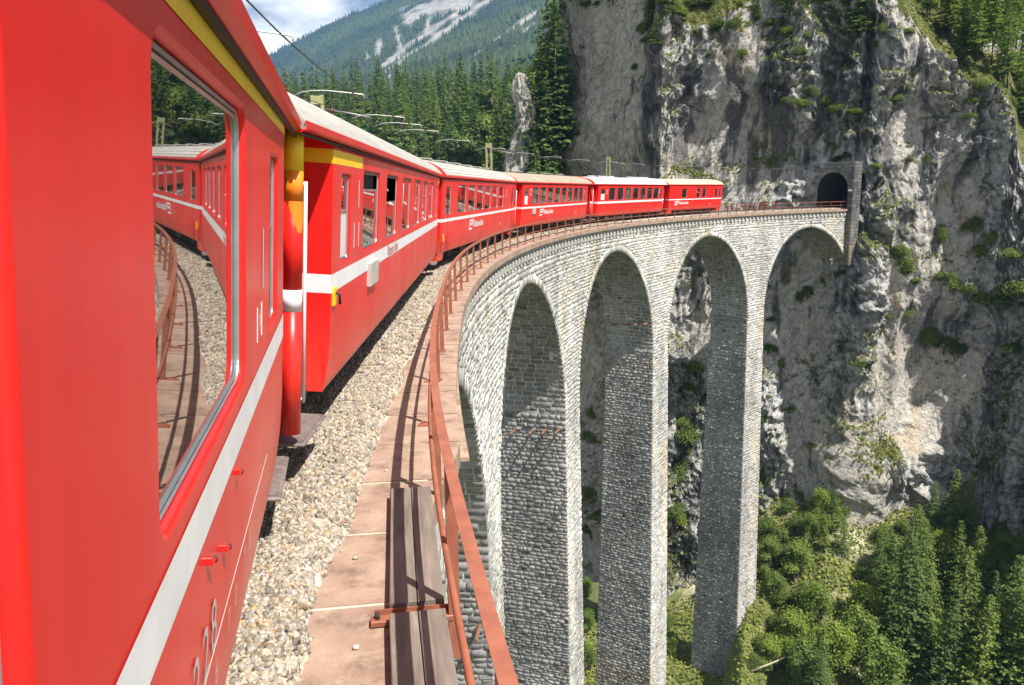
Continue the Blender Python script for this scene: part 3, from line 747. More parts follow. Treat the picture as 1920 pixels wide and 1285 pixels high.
# (a) the inner face: spandrels and pier fronts
quads, nr = [], []
zc = grid_courses(-0.62, ZB+2, (0.15, 0.34))
for zt, zb in zip(zc, zc[1:]):
    zm = (zt+zb)/2; iv = []
    if zm > Z_SPR:
        cuts = []
        for c in CROWNS:
            q = (AR+VOU)**2 - (zm - Z_SPR)**2
            if q > 0: cuts.append((c - math.sqrt(q), c + math.sqrt(q)))
        x = S_BEG
        for c0, c1_ in cuts:
            if c0 > x: iv.append((x, c0))
            x = max(x, c1_)
        if x < S_END: iv.append((x, S_END))
    else:
        for p in PIERS:
            w = float(pier_hw(zm)); iv.append((p-w, p+w))
    for a, b in iv:
        b = min(b, S_END)
        for s0, s1 in split(a, b, (0.20, 0.62)):
            j = RNG.uniform(-0.06, 0.06, 8); g = 0.012
            sc_ = [(s0+g+j[4]*.6, zb+g+j[0]), (s1-g+j[5]*.6, zb+g+j[1]), (s1-g+j[6]*.6, zt-g+j[2]), (s0+g+j[7]*.6, zt-g+j[3])]
            quads.append([trk(s, float(off_face(s, z)) - e, z) for s, z in sc_]); nr.append(rvec((s0+s1)/2))
add_stones(quads, nr, (0.012, 0.055), 0.12, 0.30, 1.05)
# (b) voussoirs round each arch
quads, nr = [], []
for c in CROWNS:
    n = 104
    for i in range(n):
        a0, a1 = math.pi*i/n, math.pi*(i+1)/n
        g = 0.0016; r0, r1 = AR+0.005, AR + VOU*RNG.uniform(0.70, 1.0)
        pts = [(c + r*math.cos(a), Z_SPR + r*math.sin(a)) for r, a in ((r0, a0+g), (r0, a1-g), (r1, a1-g), (r1, a0+g))]
        if max(q[0] for q in pts) > S_END - 0.1: continue
        quads.append([trk(s, float(off_face(s, z)) - e, z) for s, z in pts]); nr.append(rvec(c))
add_stones(quads, nr, (0.02, 0.06), 0.09, 0.30, 1.04)
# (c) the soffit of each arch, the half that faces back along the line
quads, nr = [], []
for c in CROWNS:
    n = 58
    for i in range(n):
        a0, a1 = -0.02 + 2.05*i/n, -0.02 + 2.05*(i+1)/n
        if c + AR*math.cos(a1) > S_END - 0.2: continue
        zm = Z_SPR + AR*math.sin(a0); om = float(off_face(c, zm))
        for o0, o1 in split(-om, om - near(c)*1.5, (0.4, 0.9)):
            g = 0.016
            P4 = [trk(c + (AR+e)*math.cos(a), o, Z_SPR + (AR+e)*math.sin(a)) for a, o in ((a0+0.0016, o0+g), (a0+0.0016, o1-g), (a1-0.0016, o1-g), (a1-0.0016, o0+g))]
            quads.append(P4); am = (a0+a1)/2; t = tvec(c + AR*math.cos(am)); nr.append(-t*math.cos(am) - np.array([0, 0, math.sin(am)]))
add_stones(quads, nr, (0.01, 0.05), 0.10, 0.35, 0.52)  # low tint puts the shade under the arches into the stone colour
# (d) pier flanks that face back along the line
quads, nr = [], []
for p in PIERS[1:]:
    zc = grid_courses(Z_SPR, ZB+2, (0.16, 0.36))
    for zt, zb in zip(zc, zc[1:]):
        zm = (zt+zb)/2; s = p - float(pier_hw(zm)); om = float(off_face(p, zm))
        for o0, o1 in split(-om, om, (0.22, 0.68)):
            j = RNG.uniform(-0.055, 0.055, 3); g = 0.016
            P4 = [trk(p - float(pier_hw(z)) + e, o, z) for o, z in ((o0+g, zb+g+j[0]), (o1-g, zb+g+j[1]), (o1-g, zt-g+j[1]*0.5), (o0+g, zt-g+j[2]*0.5))]
            quads.append(P4); nr.append(-tvec(s))
add_stones(quads, nr, (0.02, 0.10), 0.12, 0.12, 0.58)  # low tint paints the flanks' weaker sunlight into the stones
V = np.concatenate(ST_V); C = np.concatenate(ST_C)
cen = V[:, 8]; px_, py_, dp_ = pix(cen)
ext = np.linalg.norm(V[:, 4] - V[:, 6], axis=1)*FPX/np.maximum(dp_, 0.5)
vis = (px_ > 780) & (px_ < 1940) & (py_ > 0) & (py_ < 1300) & (dp_ > 3)
facing = ((np.array([0, 0, CAM_H]) - cen)*np.concatenate([np.cross(V[:, 5]-V[:, 4], V[:, 7]-V[:, 4])])).sum(1)
score = np.where(vis, ext, 0)
# the pier flank nearest the camera shows its stones largest and unhidden
sq, oq = so(cen[:, 0], cen[:, 1])
score = np.where(vis & (dp_ > 24) & (dp_ < 36) & (py_ > 780) & (px_ > 905), score*3, score)
top = np.argsort(-score)[:300]
F9 = [(0, 1, 5, 4), (1, 2, 6, 5), (2, 3, 7, 6), (3, 0, 4, 7), (4, 5, 8), (5, 6, 8), (6, 7, 8), (7, 4, 8)]
for i in top:
    me = npmesh('stone', V[i] - cen[i], F9, STONE, col=np.repeat(C[i][None], 9, 0)); obj('stone', me, viaduct, cen[i])
mask = np.ones(len(V), bool); mask[top] = False
Vr, Cr = V[mask], C[mask]; n = len(Vr)
base = (np.arange(n)*9)[:, None, None]
tri = np.array([(0,1,5),(0,5,4),(1,2,6),(1,6,5),(2,3,7),(2,7,6),(3,0,4),(3,4,7),(4,5,8),(5,6,8),(6,7,8),(7,4,8)])
Ft = (base + tri[None]).reshape(-1, 3)
o = obj('stonework', npmesh('stonework', Vr.reshape(-1, 3), Ft, STONE, col=np.repeat(Cr, 9, 0)), viaduct); tag(o, kind='stuff')
print('stones', len(V))

# corbels under the deck edge
CORB = simple('pale_corbel_stone', (0.40, 0.385, 0.35), 0.9, var=0.25, scale=6, bmp=0.3)
cs = np.arange(7.6, S_END-0.5, 0.86)
cv = []
for i, s in enumerate(cs[:150]):
    fr = [(trk(s-0.15, 0, 0), rvec(s-0.15), (0, 0, 1)), (trk(s+0.15, 0, 0), rvec(s+0.15), (0, 0, 1))]
    o_ = float(off_face(s, -0.5))
    MB().sweep(fr, [(o_-0.1, -0.86), (o_+0.10, -0.86), (o_+0.16, -0.80), (o_+0.17, -0.56), (o_+0.12, -0.50), (o_-0.1, -0.50)]).build('corbel', CORB, viaduct)
STUB = simple('dull_rusted_steel', (0.17, 0.085, 0.055), 0.8, var=0.3)
# dowelled steel stubs left in the pier flanks
for p, zz in ((PIERS[2], -14.0), (PIERS[3], -13.2), (PIERS[4], -9.6)):
    for k, o_ in enumerate((-1.2, 0.1, 1.0, 1.9)):
        z = zz + 0.1*k
        sx = p - PITCH_S/2 + AR if False else None
        dz = max(0.0, z - Z_SPR); s_ = (p - PITCH_S/2) + AR*math.sqrt(max(0, 1-(dz/AR)**2)) if z > Z_SPR else p - float(pier_hw(z))
        a = trk(s_+0.1, o_, z); b_ = trk(s_-1.15, o_, z+0.02)
        MB().tube([a, b_], 0.085, 4, smooth=False).build('steel_stub', STUB, viaduct)
    for z in (zz-4.6,):
        s_ = p - float(pier_hw(z)) - 0.02
        a = trk(s_+0.2, 2.15, z-0.3); b_ = trk(s_-0.9, 2.75, z+0.2)
        MB().tube([a, b_], 0.05, 4, smooth=False).build('steel_bar', STUB, viaduct)

# ------------------------------------------------------------------ deck, walkway, ballast, track
def walk_mat():
    mt, nt, bs = new_mat('dusty_pink_concrete')
    n = noise(nt, 1.6, 7, 0.65); r = ramp(nt, n.outputs['Fac'], [(0.26, (0.19, 0.124, 0.092)), (0.5, (0.285, 0.193, 0.142)), (0.75, (0.38, 0.277, 0.207))])
    n2 = noise(nt, 18, 6, 0.7); r2 = ramp(nt, n2.outputs['Fac'], [(0.60, (0, 0, 0)), (0.75, (1, 1, 1))])
    c = mixc(nt, r2.outputs['Color'], r.outputs['Color'], (0.42, 0.34, 0.27))
    n4 = noise(nt, 5.5, 7, 0.72); r4 = ramp(nt, n4.outputs['Fac'], [(0.50, (0, 0, 0)), (0.68, (0.75, 0.75, 0.75))])
    c = mixc(nt, r4.outputs['Color'], c, (0.38, 0.285, 0.215))
    n5 = noise(nt, 3.2, 6, 0.7); r5 = ramp(nt, n5.outputs['Fac'], [(0.30, (0.62, 0.58, 0.55)), (0.48, (1, 1, 1))])
    c = mixc(nt, 1.0, c, r5.outputs['Color'], 'MULTIPLY')
    nt.links.new(c, bs.inputs['Base Color']); bs.inputs['Roughness'].default_value = 0.92
    n3 = noise(nt, 35, 6, 0.7); bump(nt, bs, n3.outputs['Fac'], 0.5, 0.012)
    return mt
WALK = walk_mat()
walk = empty('walkway'); tag(walk, kind='structure')
JOINT = simple('pale_joint_sand', (0.50, 0.42, 0.33), 0.95, var=0.3, scale=20)
def edge_out(s): return off_rail(s) + 0.26 - 0.33*(1 - sm(6.2, 8.2, s))
s = -3.0
L_ = 1.12
while s < S_END - 0.6:
    a, b = s + 0.020, s + L_ - 0.020
    fr = []
    for q in (a, (a+b)/2, b): fr.append((trk(q, 0, 0), rvec(q), (0, 0, 1), q))
    m_ = MB(); dz = RNG.uniform(-0.003, 0.005)
    vs = []; fs = []
    for (o_, r_, u_, q) in fr:
        i_, e_ = 1.02, float(edge_out(q))
        for (p, z) in ((i_, -0.26), (e_, -0.26), (e_, dz-0.012), (e_-0.012, dz), (i_, dz)): vs.append(o_ + r_*p + np.array([0, 0, z]))
    for k in range(2):
        for j in range(5): fs.append((k*5+j, k*5+(j+1) % 5, (k+1)*5+(j+1) % 5, (k+1)*5+j))
    fs += [(4, 3, 2, 1, 0), (10, 11, 12, 13, 14)]
    m_.add(vs, fs); m_.build('slab', WALK, walk); s += L_
fr = [(trk(q, 0, 0), rvec(q), (0, 0, 1)) for q in np.arange(-3, S_END, 1.0)]
MB().sweep(fr, [(1.0, -0.25), (1.95, -0.25), (1.95, -0.008), (1.0, -0.008)]).build('joint_filling', JOINT, walk)
MB().sweep([(trk(q, 0, 0), rvec(q), (0, 0, 1)) for q in np.arange(8.4, S_END, 1.0)], [(1.9, -0.30), (2.43, -0.30), (2.43, -0.255), (1.9, -0.255)]).build('edge_beam', WALK, walk)
MB().sweep([(trk(q, 0, 0), rvec(q), (0, 0, 1)) for q in np.arange(-3, S_END, 1.2)], [(-2.42, -0.3), (-1.2, -0.3), (-1.2, 0.0), (-2.42, 0.0)]).build('outer_slab', WALK, walk)
# ballast bed
ball = MB()
prof = np.linspace(-1.55, 1.62, 40)
bs_ = np.arange(-3, S_END+6, 0.25)
S2, O2 = np.meshgrid(bs_, prof, indexing='ij')
edge_n = 0.10*perlin(S2*0.9, 3.3, 0.5) + 0.05*perlin(S2*3.1, 1.3, 7.5)
Oe = np.where(O2 > 0, O2*(1 - 0.0), O2)
spread = np.interp(S2, [-3, 4, 7, 9, 14, 25, 130], [-0.46, -0.42, -0.12, 0.02, 0.16, 0.16, 0.10]) + edge_n
O3 = np.where(O2 > 0.7, 0.7 + (O2-0.7)*(0.92+spread)/0.92, O2)
sh = sm(0.0, 0.30, (1.62 - O2))
Z3 = 0.015 + 0.13*np.clip(sh, 0, 1) + 0.03*fbm(S2*3, O3*3, 0.0, 3)*sh
Z3 = np.where(np.abs(O3) < 0.8, Z3*0.8 + 0.0, Z3)
Z3[:, -1] = -0.03
P3 = trk(S2, O3 + dtrack(S2)*0.3, Z3)
ni, nj = S2.shape
idx = np.arange(ni*nj).reshape(ni, nj)
Fq = np.stack([idx[:-1, :-1], idx[1:, :-1], idx[1:, 1:], idx[:-1, 1:]], -1).reshape(-1, 4)
def ballast_mat():
    mt, nt, bs = new_mat('ballast_bed')
    v = nt.nodes.new('ShaderNodeTexVoronoi'); v.inputs['Scale'].default_value = 22
    t = nt.nodes.new('ShaderNodeTexCoord'); nt.links.new(t.outputs['Object'], v.inputs['Vector'])
    sp = nt.nodes.new('ShaderNodeSeparateColor'); nt.links.new(v.outputs['Color'], sp.inputs[0])
    r = ramp(nt, sp.outputs[0], [(0.0, (0.20, 0.165, 0.13)), (0.4, (0.36, 0.31, 0.25)), (0.8, (0.50, 0.45, 0.38)), (1.0, (0.42, 0.33, 0.22))])
    nt.links.new(r.outputs['Color'], bs.inputs['Base Color']); bs.inputs['Roughness'].default_value = 0.95
    bump(nt, bs, v.outputs['Distance'], 1.0, 0.03); nt.nodes[-1].invert = True
    return mt
bb = obj('ballast_bed', npmesh('ballast_bed', P3.reshape(-1, 3), Fq, ballast_mat(), smooth=True)); tag(bb, kind='structure')
# loose ballast stones near the camera, real geometry
ico = bmesh.new(); bmesh.ops.create_cube(ico, size=1.35); bmesh.ops.bevel(ico, geom=[v for v in ico.verts], offset=0.42, affect='VERTICES', segments=1, profile=0.5); bmesh.ops.triangulate(ico, faces=ico.faces[:]); ico.verts.ensure_lookup_table(); ico.verts.index_update(); IV = np.array([v.co[:] for v in ico.verts]); IF = np.array([[v.index for v in f.verts] for f in ico.faces]); ico.free()
def rocks(n, s0, s1, o0, o1, size, seed, power=1.0):
    r = np.random.default_rng(seed)
    u = r.uniform(0, 1, n)**power; S_ = s0 + (s1-s0)*u; fo = r.uniform(0, 1, n)
    ii = np.clip(((S_+3)/0.25).astype(int), 0, ni-1)
    jl = (fo*(nj-1))
    # outer limit follows the bed
    olim = O3[ii, -2] + dtrack(S_)*0.3
    O_ = o0 + (olim + 0.03 - o0)*fo
    Zs = np.array([np.interp(o, O3[i]+float(d)*0.3, Z3[i]) for o, i, d in zip(O_, ii, dtrack(S_))])
    sz = r.uniform(*size, n)
    A = r.normal(size=(n, 3, 3)); Q, _ = np.linalg.qr(A)
    sc_ = np.stack([sz*r.uniform(0.8, 1.3, n), sz*r.uniform(0.6, 1.0, n), sz*r.uniform(0.45, 0.8, n)], -1)
    vv = IV[None]*sc_[:, None, :]*r.uniform(0.80, 1.22, (n, len(IV), 1)); vv = np.einsum('nij,nvj->nvi', Q, vv)
    P = trk(S_, O_, Zs + sz*0.25)
    vv = vv + P[:, None, :]
    g = r.uniform(0.15, 0.46, n); t = np.clip(r.normal(0.9, 0.5, n), 0.0, 1.8)
    c = 0.80*np.stack([g*(1.05+0.12*t), g*(0.98+0.01*t), g*(0.91-0.14*t)], -1); rd = r.uniform(0, 1, n) < 0.04; c[rd] = c[rd]*np.array([1.0, 0.72, 0.52])
    return vv.reshape(-1, 3), (IF[None] + len(IV)*np.arange(n)[:, None, None]).reshape(-1, 3), np.repeat(c, len(IV), 0)
A_ = rocks(27000, 2.6, 12.0, 0.05, 0, (0.014, 0.033), 1, 1.25); B_ = rocks(9000, 11.5, 26, 0.3, 0, (0.026, 0.045), 2, 1.2); D_ = rocks(6000, 25, 70, 0.8, 0, (0.03, 0.05), 3, 1.3)
E_ = rocks(3000, 85, 119, -1.2, 0, (0.04, 0.06), 5, 1.0)
vv = []; ff = []; cc = []; k = 0
for a, b, c in (A_, B_, D_, E_):
    vv.append(a); ff.append(b + k); cc.append(c); k += len(a)
bo = obj('loose_ballast', npmesh('loose_ballast', np.concatenate(vv), np.concatenate(ff), attr_mat('ballast_stone', 0.9, 30, 0.2, 0.3, 60, 0.005), col=np.concatenate(cc))); tag(bo, 'pale angular ballast stones filling the bed beside the track', 'gravel', kind='stuff')
# a few stones that have rolled on to the walkway
r = random.Random(4); STRAY = []
for i in range(12):
    s_ = r.uniform(3.5, 16); o_ = r.uniform(1.2, 1.75) + 0.2*float(sm(6, 14, s_)); z_ = r.uniform(0.010, 0.022)
    vv = IV*np.array([z_*1.3, z_, z_*0.8])*np.random.default_rng(i).uniform(0.8, 1.15, (len(IV), 1)); g = r.uniform(0.3, 0.5)
    me = npmesh('stray_stone', vv, IF, simple('stray_stone_%d' % (i % 3), (g*1.1, g, g*0.8), 0.9) if i < 3 else bpy.data.materials['stray_stone_%d' % (i % 3)])
    st_ = obj('stray_stone', me, None, trk(s_, o_, z_*0.6)); tag(st_, 'small loose stone lying on the concrete walkway', 'stone', 'stray stones on the walkway'); STRAY.append((s_, st_))
STRAY.sort(key=lambda q: q[0])
for i, (q, o) in enumerate(STRAY): o['label'] = ORD[i] + ' small stone on the concrete walkway counting away from the camera'
# track: rails and sleepers
track = empty('railway_track'); tag(track, kind='structure')
RAILM = simple('worn_rail_steel', (0.20, 0.16, 0.14), 0.35, metal=0.8, var=0.3, scale=3)
for o_ in (-0.535, 0.535):
    z_ = ZR + 0.0 - o_*math.sin(CANT)
    fr = [(trk(q, float(dtrack(q)), z_), rvec(q), (0, 0, 1)) for q in np.arange(-6, S_END+25, 0.8)]
    MB().sweep(fr, [(o_-0.055, -0.14), (o_+0.055, -0.14), (o_+0.055, -0.13), (o_+0.01, -0.115), (o_+0.01, -0.04), (o_+0.033, -0.03), (o_+0.033, 0), (o_-0.033, 0), (o_-0.033, -0.03), (o_-0.01, -0.04), (o_-0.01, -0.115), (o_-0.055, -0.13)]).build('rail', RAILM, track)
SLP = simple('dark_sleeper_steel', (0.10, 0.075, 0.06), 0.8, var=0.3, bmp=0.3)
for q in np.arange(-5, S_END+2, 0.68):
    fr = [(trk(q, float(dtrack(q)) + o_, ZR - 0.15 - o_*math.sin(CANT)), tvec(q), (0, 0, 1)) for o_ in (-0.9, 0.9)]
    MB().sweep(fr, [(-0.12, -0.10), (0.12, -0.10), (0.09, 0.0), (-0.09, 0.0)]).build('sleeper', SLP, track)

# ------------------------------------------------------------------ railings
POSTS = [6.72 - 2.15*k for k in (3, 2, 1)] + [6.72 + 2.15*k for k in range(0, 53)]
def railing(name, label, posts, off, s_a, s_b, side=1):
    root = empty(name); tag(root, label, 'railing')
    for s in posts:
        o_ = float(off(s)); s_ = s
        zb = -0.26 if (s < 8 and side > 0) else 0.0
        P = trk(s_, o_, 0); t, r_ = tvec(s_), rvec(s_)
        p = MB(); fr = [(P + np.array([0, 0, z]), t, r_*side) for z in (zb, 1.0)]
        p.sweep(fr, [(-0.035, -0.035), (0.035, -0.035), (0.035, -0.027), (-0.027, -0.027), (-0.027, 0.035), (-0.035, 0.035)])
        po = p.build('post', MAT['rust'], root)
        if zb == 0.0:
            f = MB(); fr = [(P - r_*side*0.10 + np.array([0, 0, z]), t, r_*side) for z in (0.003, 0.016)]
            f.sweep(fr, [(-0.05, -0.10), (0.05, -0.10), (0.05, 0.12), (-0.05, 0.12)]); fo = f.build('foot_plate', MAT['rust'], po)
            for q in (-0.15, 0.05):
                MB().tube([P - r_*side*q*1.0 - r_*side*0.1 + t*0.025 + np.array([0, 0, 0.014]), P - r_*side*q - r_*side*0.1 + t*0.025 + np.array([0, 0, 0.045])], 0.012, 6).build('bolt', MAT['rust'], po)
    q = np.arange(s_a, s_b, 0.7)
    fr = [(trk(x, float(off(x)), 1.0), rvec(x)*side, (0, 0, 1)) for x in q]
    MB().sweep(fr, [(-0.034, 0.004), (-0.034, -0.002), (0.026, -0.002), (0.026, -0.055), (0.033, -0.055), (0.033, 0.006)]).build('top_rail', MAT['rust'], root)
    MB().tube([trk(x, float(off(x)) - side*0.045, 0.50) for x in q], 0.021, 8).build('mid_rail', MAT['rust'], root)
    return root
railing('railing', 'rust red steel railing along the inner edge of the viaduct, nearest the camera', POSTS, off_rail, 0.3, S_END-0.4)
railing('railing', 'thin rust red railing on the far side of the track near the tunnel', [4 + 2.15*k for k in range(0, 51)], lambda s: -2.25, 2, 112.2, -1)
# timber planks laid beside the railing
def wood_mat():
    mt, nt, bs = new_mat('weathered_grey_plank')
    n = noise(nt, 2.0, 6, 0.6, stretch=(9, 0.8, 9)); r = ramp(nt, n.outputs['Fac'], [(0.25, (0.10, 0.078, 0.062)), (0.55, (0.175, 0.14, 0.115)), (0.8, (0.25, 0.21, 0.175))])
    n2 = noise(nt, 1.2, 4, 0.6); r2 = ramp(nt, n2.outputs['Fac'], [(0.3, (0.85,)*3), (0.7, (1.15,)*3)])
    nt.links.new(mixc(nt, 1.0, r.outputs['Color'], r2.outputs['Color'], 'MULTIPLY'), bs.inputs['Base Color']); bs.inputs['Roughness'].default_value = 0.85
    n3 = noise(nt, 3.0, 6, 0.6, stretch=(14, 0.7, 14)); bump(nt, bs, n3.outputs['Fac'], 0.6, 0.008)
    return mt
WOOD = wood_mat()
for (sa, sb, lab) in ((4.66, 6.62, 'grey plank walk panel beside the railing, farther of two'), (2.2, 4.50, 'grey plank walk panel at the bottom edge, nearer of two')):
    P = trk((sa+sb)/2, 1.80, 0.05); hd = -(THC + (sa+sb)/2/RAD)
    root = empty('plank_panel', mat4=Matrix.Translation(P) @ Matrix.Rotation(hd, 4, 'Z')); tag(root, lab, 'plank')
    h = (sb-sa)/2
    for x0, x1 in ((-0.175, -0.004), (0.004, 0.170)):
        MB().box(x0, x1, -h, h, 0.0, 0.055, 0.006).build('plank', WOOD, root)
    for y in (-h*0.75, h*0.75): MB().box(-0.17, 0.165, y-0.04, y+0.04, -0.045, -0.001).build('batten', WOOD, root)
    b = MB().box(-0.29, 0.22, -h-0.11, -h-0.03, -0.045, -0.005, 0.006); b.box(-0.27, 0.22, -h-0.034, -h-0.024, -0.045, 0.03)
    bo_ = b.build('bracket', MAT['rust'], root); MB().tube([(-0.25, -h-0.07, -0.01), (-0.25, -h-0.07, 0.03)], 0.018, 6).build('bolt', MAT['under'], bo_)

# ------------------------------------------------------------------ overhead line
MASTM = simple('yellow_green_mast_paint', (0.36, 0.355, 0.17), 0.6, var=0.15)
def mast(s, label, h=5.75):
    root = empty('catenary_mast', mat4=Matrix.Translation(trk(s, -2.72, -0.6)) @ Matrix.Rotation(-(THC + s/RAD), 4, 'Z')); tag(root, label, 'mast', 'overhead line masts')
    H = h + 0.6
    for q in (-0.16, 0.16):
        MB().box(q-0.045, q+0.045, -0.05, 0.05, 0, H, 0.0).build('channel', MASTM, root)
    for k in range(7):
        z0 = 0.3 + k*(H-0.5)/7
        MB().tube([(-0.12, -0.03, z0), (0.12, -0.03, z0 + (H-0.5)/14)], 0.016, 5).tube([(0.12, 0.03, z0 + (H-0.5)/14), (-0.12, 0.03, z0+(H-0.5)/7)], 0.016, 5).build('lattice_bar', MASTM, root)
    MB().box(-0.205, 0.205, -0.055, 0.055, H-0.28, H-0.02).build('cap_plate', MASTM, root)
    MB().tube([(0.2, 0, H-0.45), (0.9, 0, H-0.55), (1.7, 0, H-0.72)], 0.03, 8).build('bracket_arm', MAT['steelgrey'], root)
    ins = MB()
    for k in range(4): ins.tube([(0.3+k*0.07, 0, H-0.46-k*0.01), (0.34+k*0.07, 0, H-0.465-k*0.01)], 0.06, 10)
    ins.build('insulator', simple('brown_porcelain', (0.10, 0.04, 0.02), 0.2), root)
for s, n in ((26.2, 'mast top showing just above the second coach roof'), (51.4, 'yellow green lattice mast behind the third coach'), (75.6, 'yellow green mast rising behind the fifth coach roof'), (98.8, 'yellow green mast just beyond the baggage van')):
    mast(s, n)
WIRE = simple('copper_wire_dark', (0.05, 0.045, 0.04), 0.5, metal=0.6, var=0.1)
SILV = simple('galvanised_arm', (0.45, 0.45, 0.43), 0.35, metal=0.6, var=0.1)
q = np.arange(-3, S_END+6, 1.5)
ow = bpy.data.objects
w_ = MB().tube([trk(x, 0.0, 4.92) for x in q], 0.013, 6).build('contact_wire', WIRE); tag(w_, 'dark overhead contact wire following the curve above the roofs', 'wire')
ARMS = [13.1, 20.4, 26.4, 29.3, 32.4, 38.6, 46.0, 52.2, 58.4, 64.8, 71.2, 77.6, 83.8, 90.0, 96.4, 102.6, 109]
def span_pts():
    a = [2, 26.4, 51.6, 75.8, 99, 122]; out = []
    for s0, s1 in zip(a, a[1:]):
        for k in range(12):
            u = k/12; out.append(trk(s0+(s1-s0)*u, -1.95 + 0.35*(1-(2*u-1)**2), 5.28 - 0.28*(1-(2*u-1)**2)))
    return out
w2 = MB().tube(span_pts(), 0.010, 6).build('messenger_wire', WIRE); tag(w2, 'thin outer wire sagging between the masts', 'wire')
for i, s in enumerate(ARMS):
    a = MB(); pts = []
    for u in np.linspace(0, 1, 9): pts.append(trk(s - 0.4*(1-u), -1.55*(1-u) - 0.02, float(np.interp(u, [0, 0.12, 0.3, 0.5, 1], [4.99, 5.07, 5.115, 5.11, 5.045]))))
    pts[-1] = trk(s, -0.02, 5.04); pts.append(trk(s, 0.03, 5.02)); pts.append(trk(s, 0.035, 4.93))
    a.tube(pts, 0.014, 6); ao = a.build('steady_arm', SILV); tag(ao, ORD[i] + ' curved silver steady arm on the contact wire, counting from the camera', 'steady arm', 'steady arms along the contact wire')
# ------------------------------------------------------------------ the cliff
NODES = [(900, 190), (960, 168), (1010, 146), (1045, 131), (1110, 121), (1240, 109), (1290, 111), (1400, 110), (1500, 107), (1560, 105.2), (1600, 102.5), (1625, 101.5), (1680, 102.5), (1760, 101.5), (1850, 101), (1920, 99.5), (2050, 94), (2250, 78), (2500, 62)]
CPX = np.array([n[0] for n in NODES], float); CD = np.array([n[1] for n in NODES], float)
def cliff_D(px): return np.interp(px, CPX, CD)
TOPP = [(900, 2), (975, 6), (1000, 16), (1020, 34), (1036, 75), (1200, 70), (1222, 42), (1240, 26), (1300, 24.5), (1400, 27.5), (1440, 38), (1600, 40), (1640, 28), (1700, 23), (1740, 20), (1790, 16.5), (1830, 15.5), (1880, 13.5), (1905, 7), (1930, 2), (2050, -5), (2300, -12), (2500, -16)]
def zpx(y, D=102.): return CAM_H + (366 - y)/FPX*D
NU, NV = 860, 560
upx = []                                   # columns evenly spaced along the wall
_pp = np.linspace(900, 2420, 4000); _x, _y = (_pp-960)/FPX*cliff_D(_pp), cliff_D(_pp)/math.cos(PITCH)
_l = np.concatenate([[0], np.cumsum(np.hypot(np.diff(_x), np.diff(_y))*np.interp((_pp[1:]), [900, 1000, 1040, 1930, 2000, 2500], [0.35, 0.6, 1, 1, 0.5, 0.25]))])
upx = np.interp(np.linspace(0, _l[-1], NU), _l, _pp)
# smooth the plan line a little so the corners are not creases
Dn = cliff_D(upx); ker = np.ones(13)/13; Dn = np.convolve(np.pad(Dn, 6, 'edge'), ker, 'valid')
bx, by = (upx-960)/FPX*Dn, Dn/math.cos(PITCH)
tx, ty = np.gradient(bx), np.gradient(by); ln = np.hypot(tx, ty); nx_, ny_ = ty/ln, -tx/ln      # towards the camera side
sgn = np.where(nx_*(-bx) + ny_*(-by) > 0, 1, -1); nx_, ny_ = nx_*sgn, ny_*sgn
ker = np.ones(41)/41
nx_ = np.convolve(np.pad(nx_, 20, 'edge'), ker, 'valid'); ny_ = np.convolve(np.pad(ny_, 20, 'edge'), ker, 'valid'); q_ = np.hypot(nx_, ny_); nx_, ny_ = nx_/q_, ny_/q_
ztop = np.interp(upx, [t[0] for t in TOPP], [t[1] for t in TOPP]) + 0.9*perlin(upx*0.05, 0.3, 0.7) + 0.6*perlin(upx*0.17, 3.3, 0.7)
vv = np.concatenate([np.linspace(0, 1, 470), 1 + np.linspace(0, 1, NV-470+1)[1:]])
ZBASE = -62.0
U_, V_ = np.meshgrid(np.arange(NU), vv, indexing='ij')
PX = upx[:, None] + 0*V_
f1 = np.clip(V_, 0, 1); f2 = np.clip(V_-1, 0, 1)
Z = ZBASE + (ztop[:, None] - ZBASE)*f1
# lean: recede with height, swell towards the foot
lean = np.where(Z > 0, -0.06*Z, 0) + np.where(Z < -6, 0.13*(-6 - Z), 0)*np.interp(PX, [1000, 1420, 1480, 2400], [0.3, 0.35, 1.0, 1.0])
back = 70.0*f2**1.4
X = bx[:, None] + nx_[:, None]*(lean - back); Y = by[:, None] + ny_[:, None]*(lean - back)
slope = np.interp(PX, [900, 1040, 1210, 1260, 1420, 1560, 1700, 1900, 2100], [0.5, 0.9, 0.8, 0.55, 0.75, 0.9, 0.8, 0.72, 0.6])
Z = Z + slope*back
# hand-placed large forms: (px, image row, radius px, radius rows, metres; + is towards the valley)
FORMS = [(1770, 720, 75, 150, -3.6), (1740, 540, 60, 60, 1.8), (1520, 690, 60, 190, -2.8), (1638, 560, 24, 160, 1.7), (1655, 470, 18, 70, 1.2), (1700, 660, 16, 130, 1.6),
         (1800, 400, 40, 70, -2.2), (1880, 300, 25, 120, 2.0), (1850, 180, 30, 60, 2.2), (1720, 250, 60, 120, -1.8), (1560, 250, 40, 60, 0.8), (1470, 130, 40, 90, 2.4), (1385, 90, 30, 80, 2.0),
         (1430, 270, 40, 90, -1.4), (1300, 230, 40, 120, -1.6), (1210, 230, 25, 140, 0.8), (1140, 180, 60, 200, 0.6), (1590, 120, 40, 80, -1.6), (1660, 130, 22, 90, 2.2), (1900, 560, 60, 60, 2.0), (1860, 640, 60, 40, -1.8),
         (1460, 830, 40, 90, 2.6), (1510, 920, 40, 60, 1.5), (1690, 900, 60, 40, 2.4), (1820, 870, 60, 14, 1.6), (1780, 930, 50, 20, -1.2), (1900, 820, 60, 120, -1.5), (1560, 520, 30, 40, 1.4), (1600, 760, 60, 120, -0.8)]
disp = 0*PX
for (a, b, ra, rb, m_) in FORMS:
    zc_, rz = zpx(b), rb/FPX*102
    disp = disp + m_*np.exp(-((PX-a)/ra)**2 - ((Z-zc_)/rz)**2)
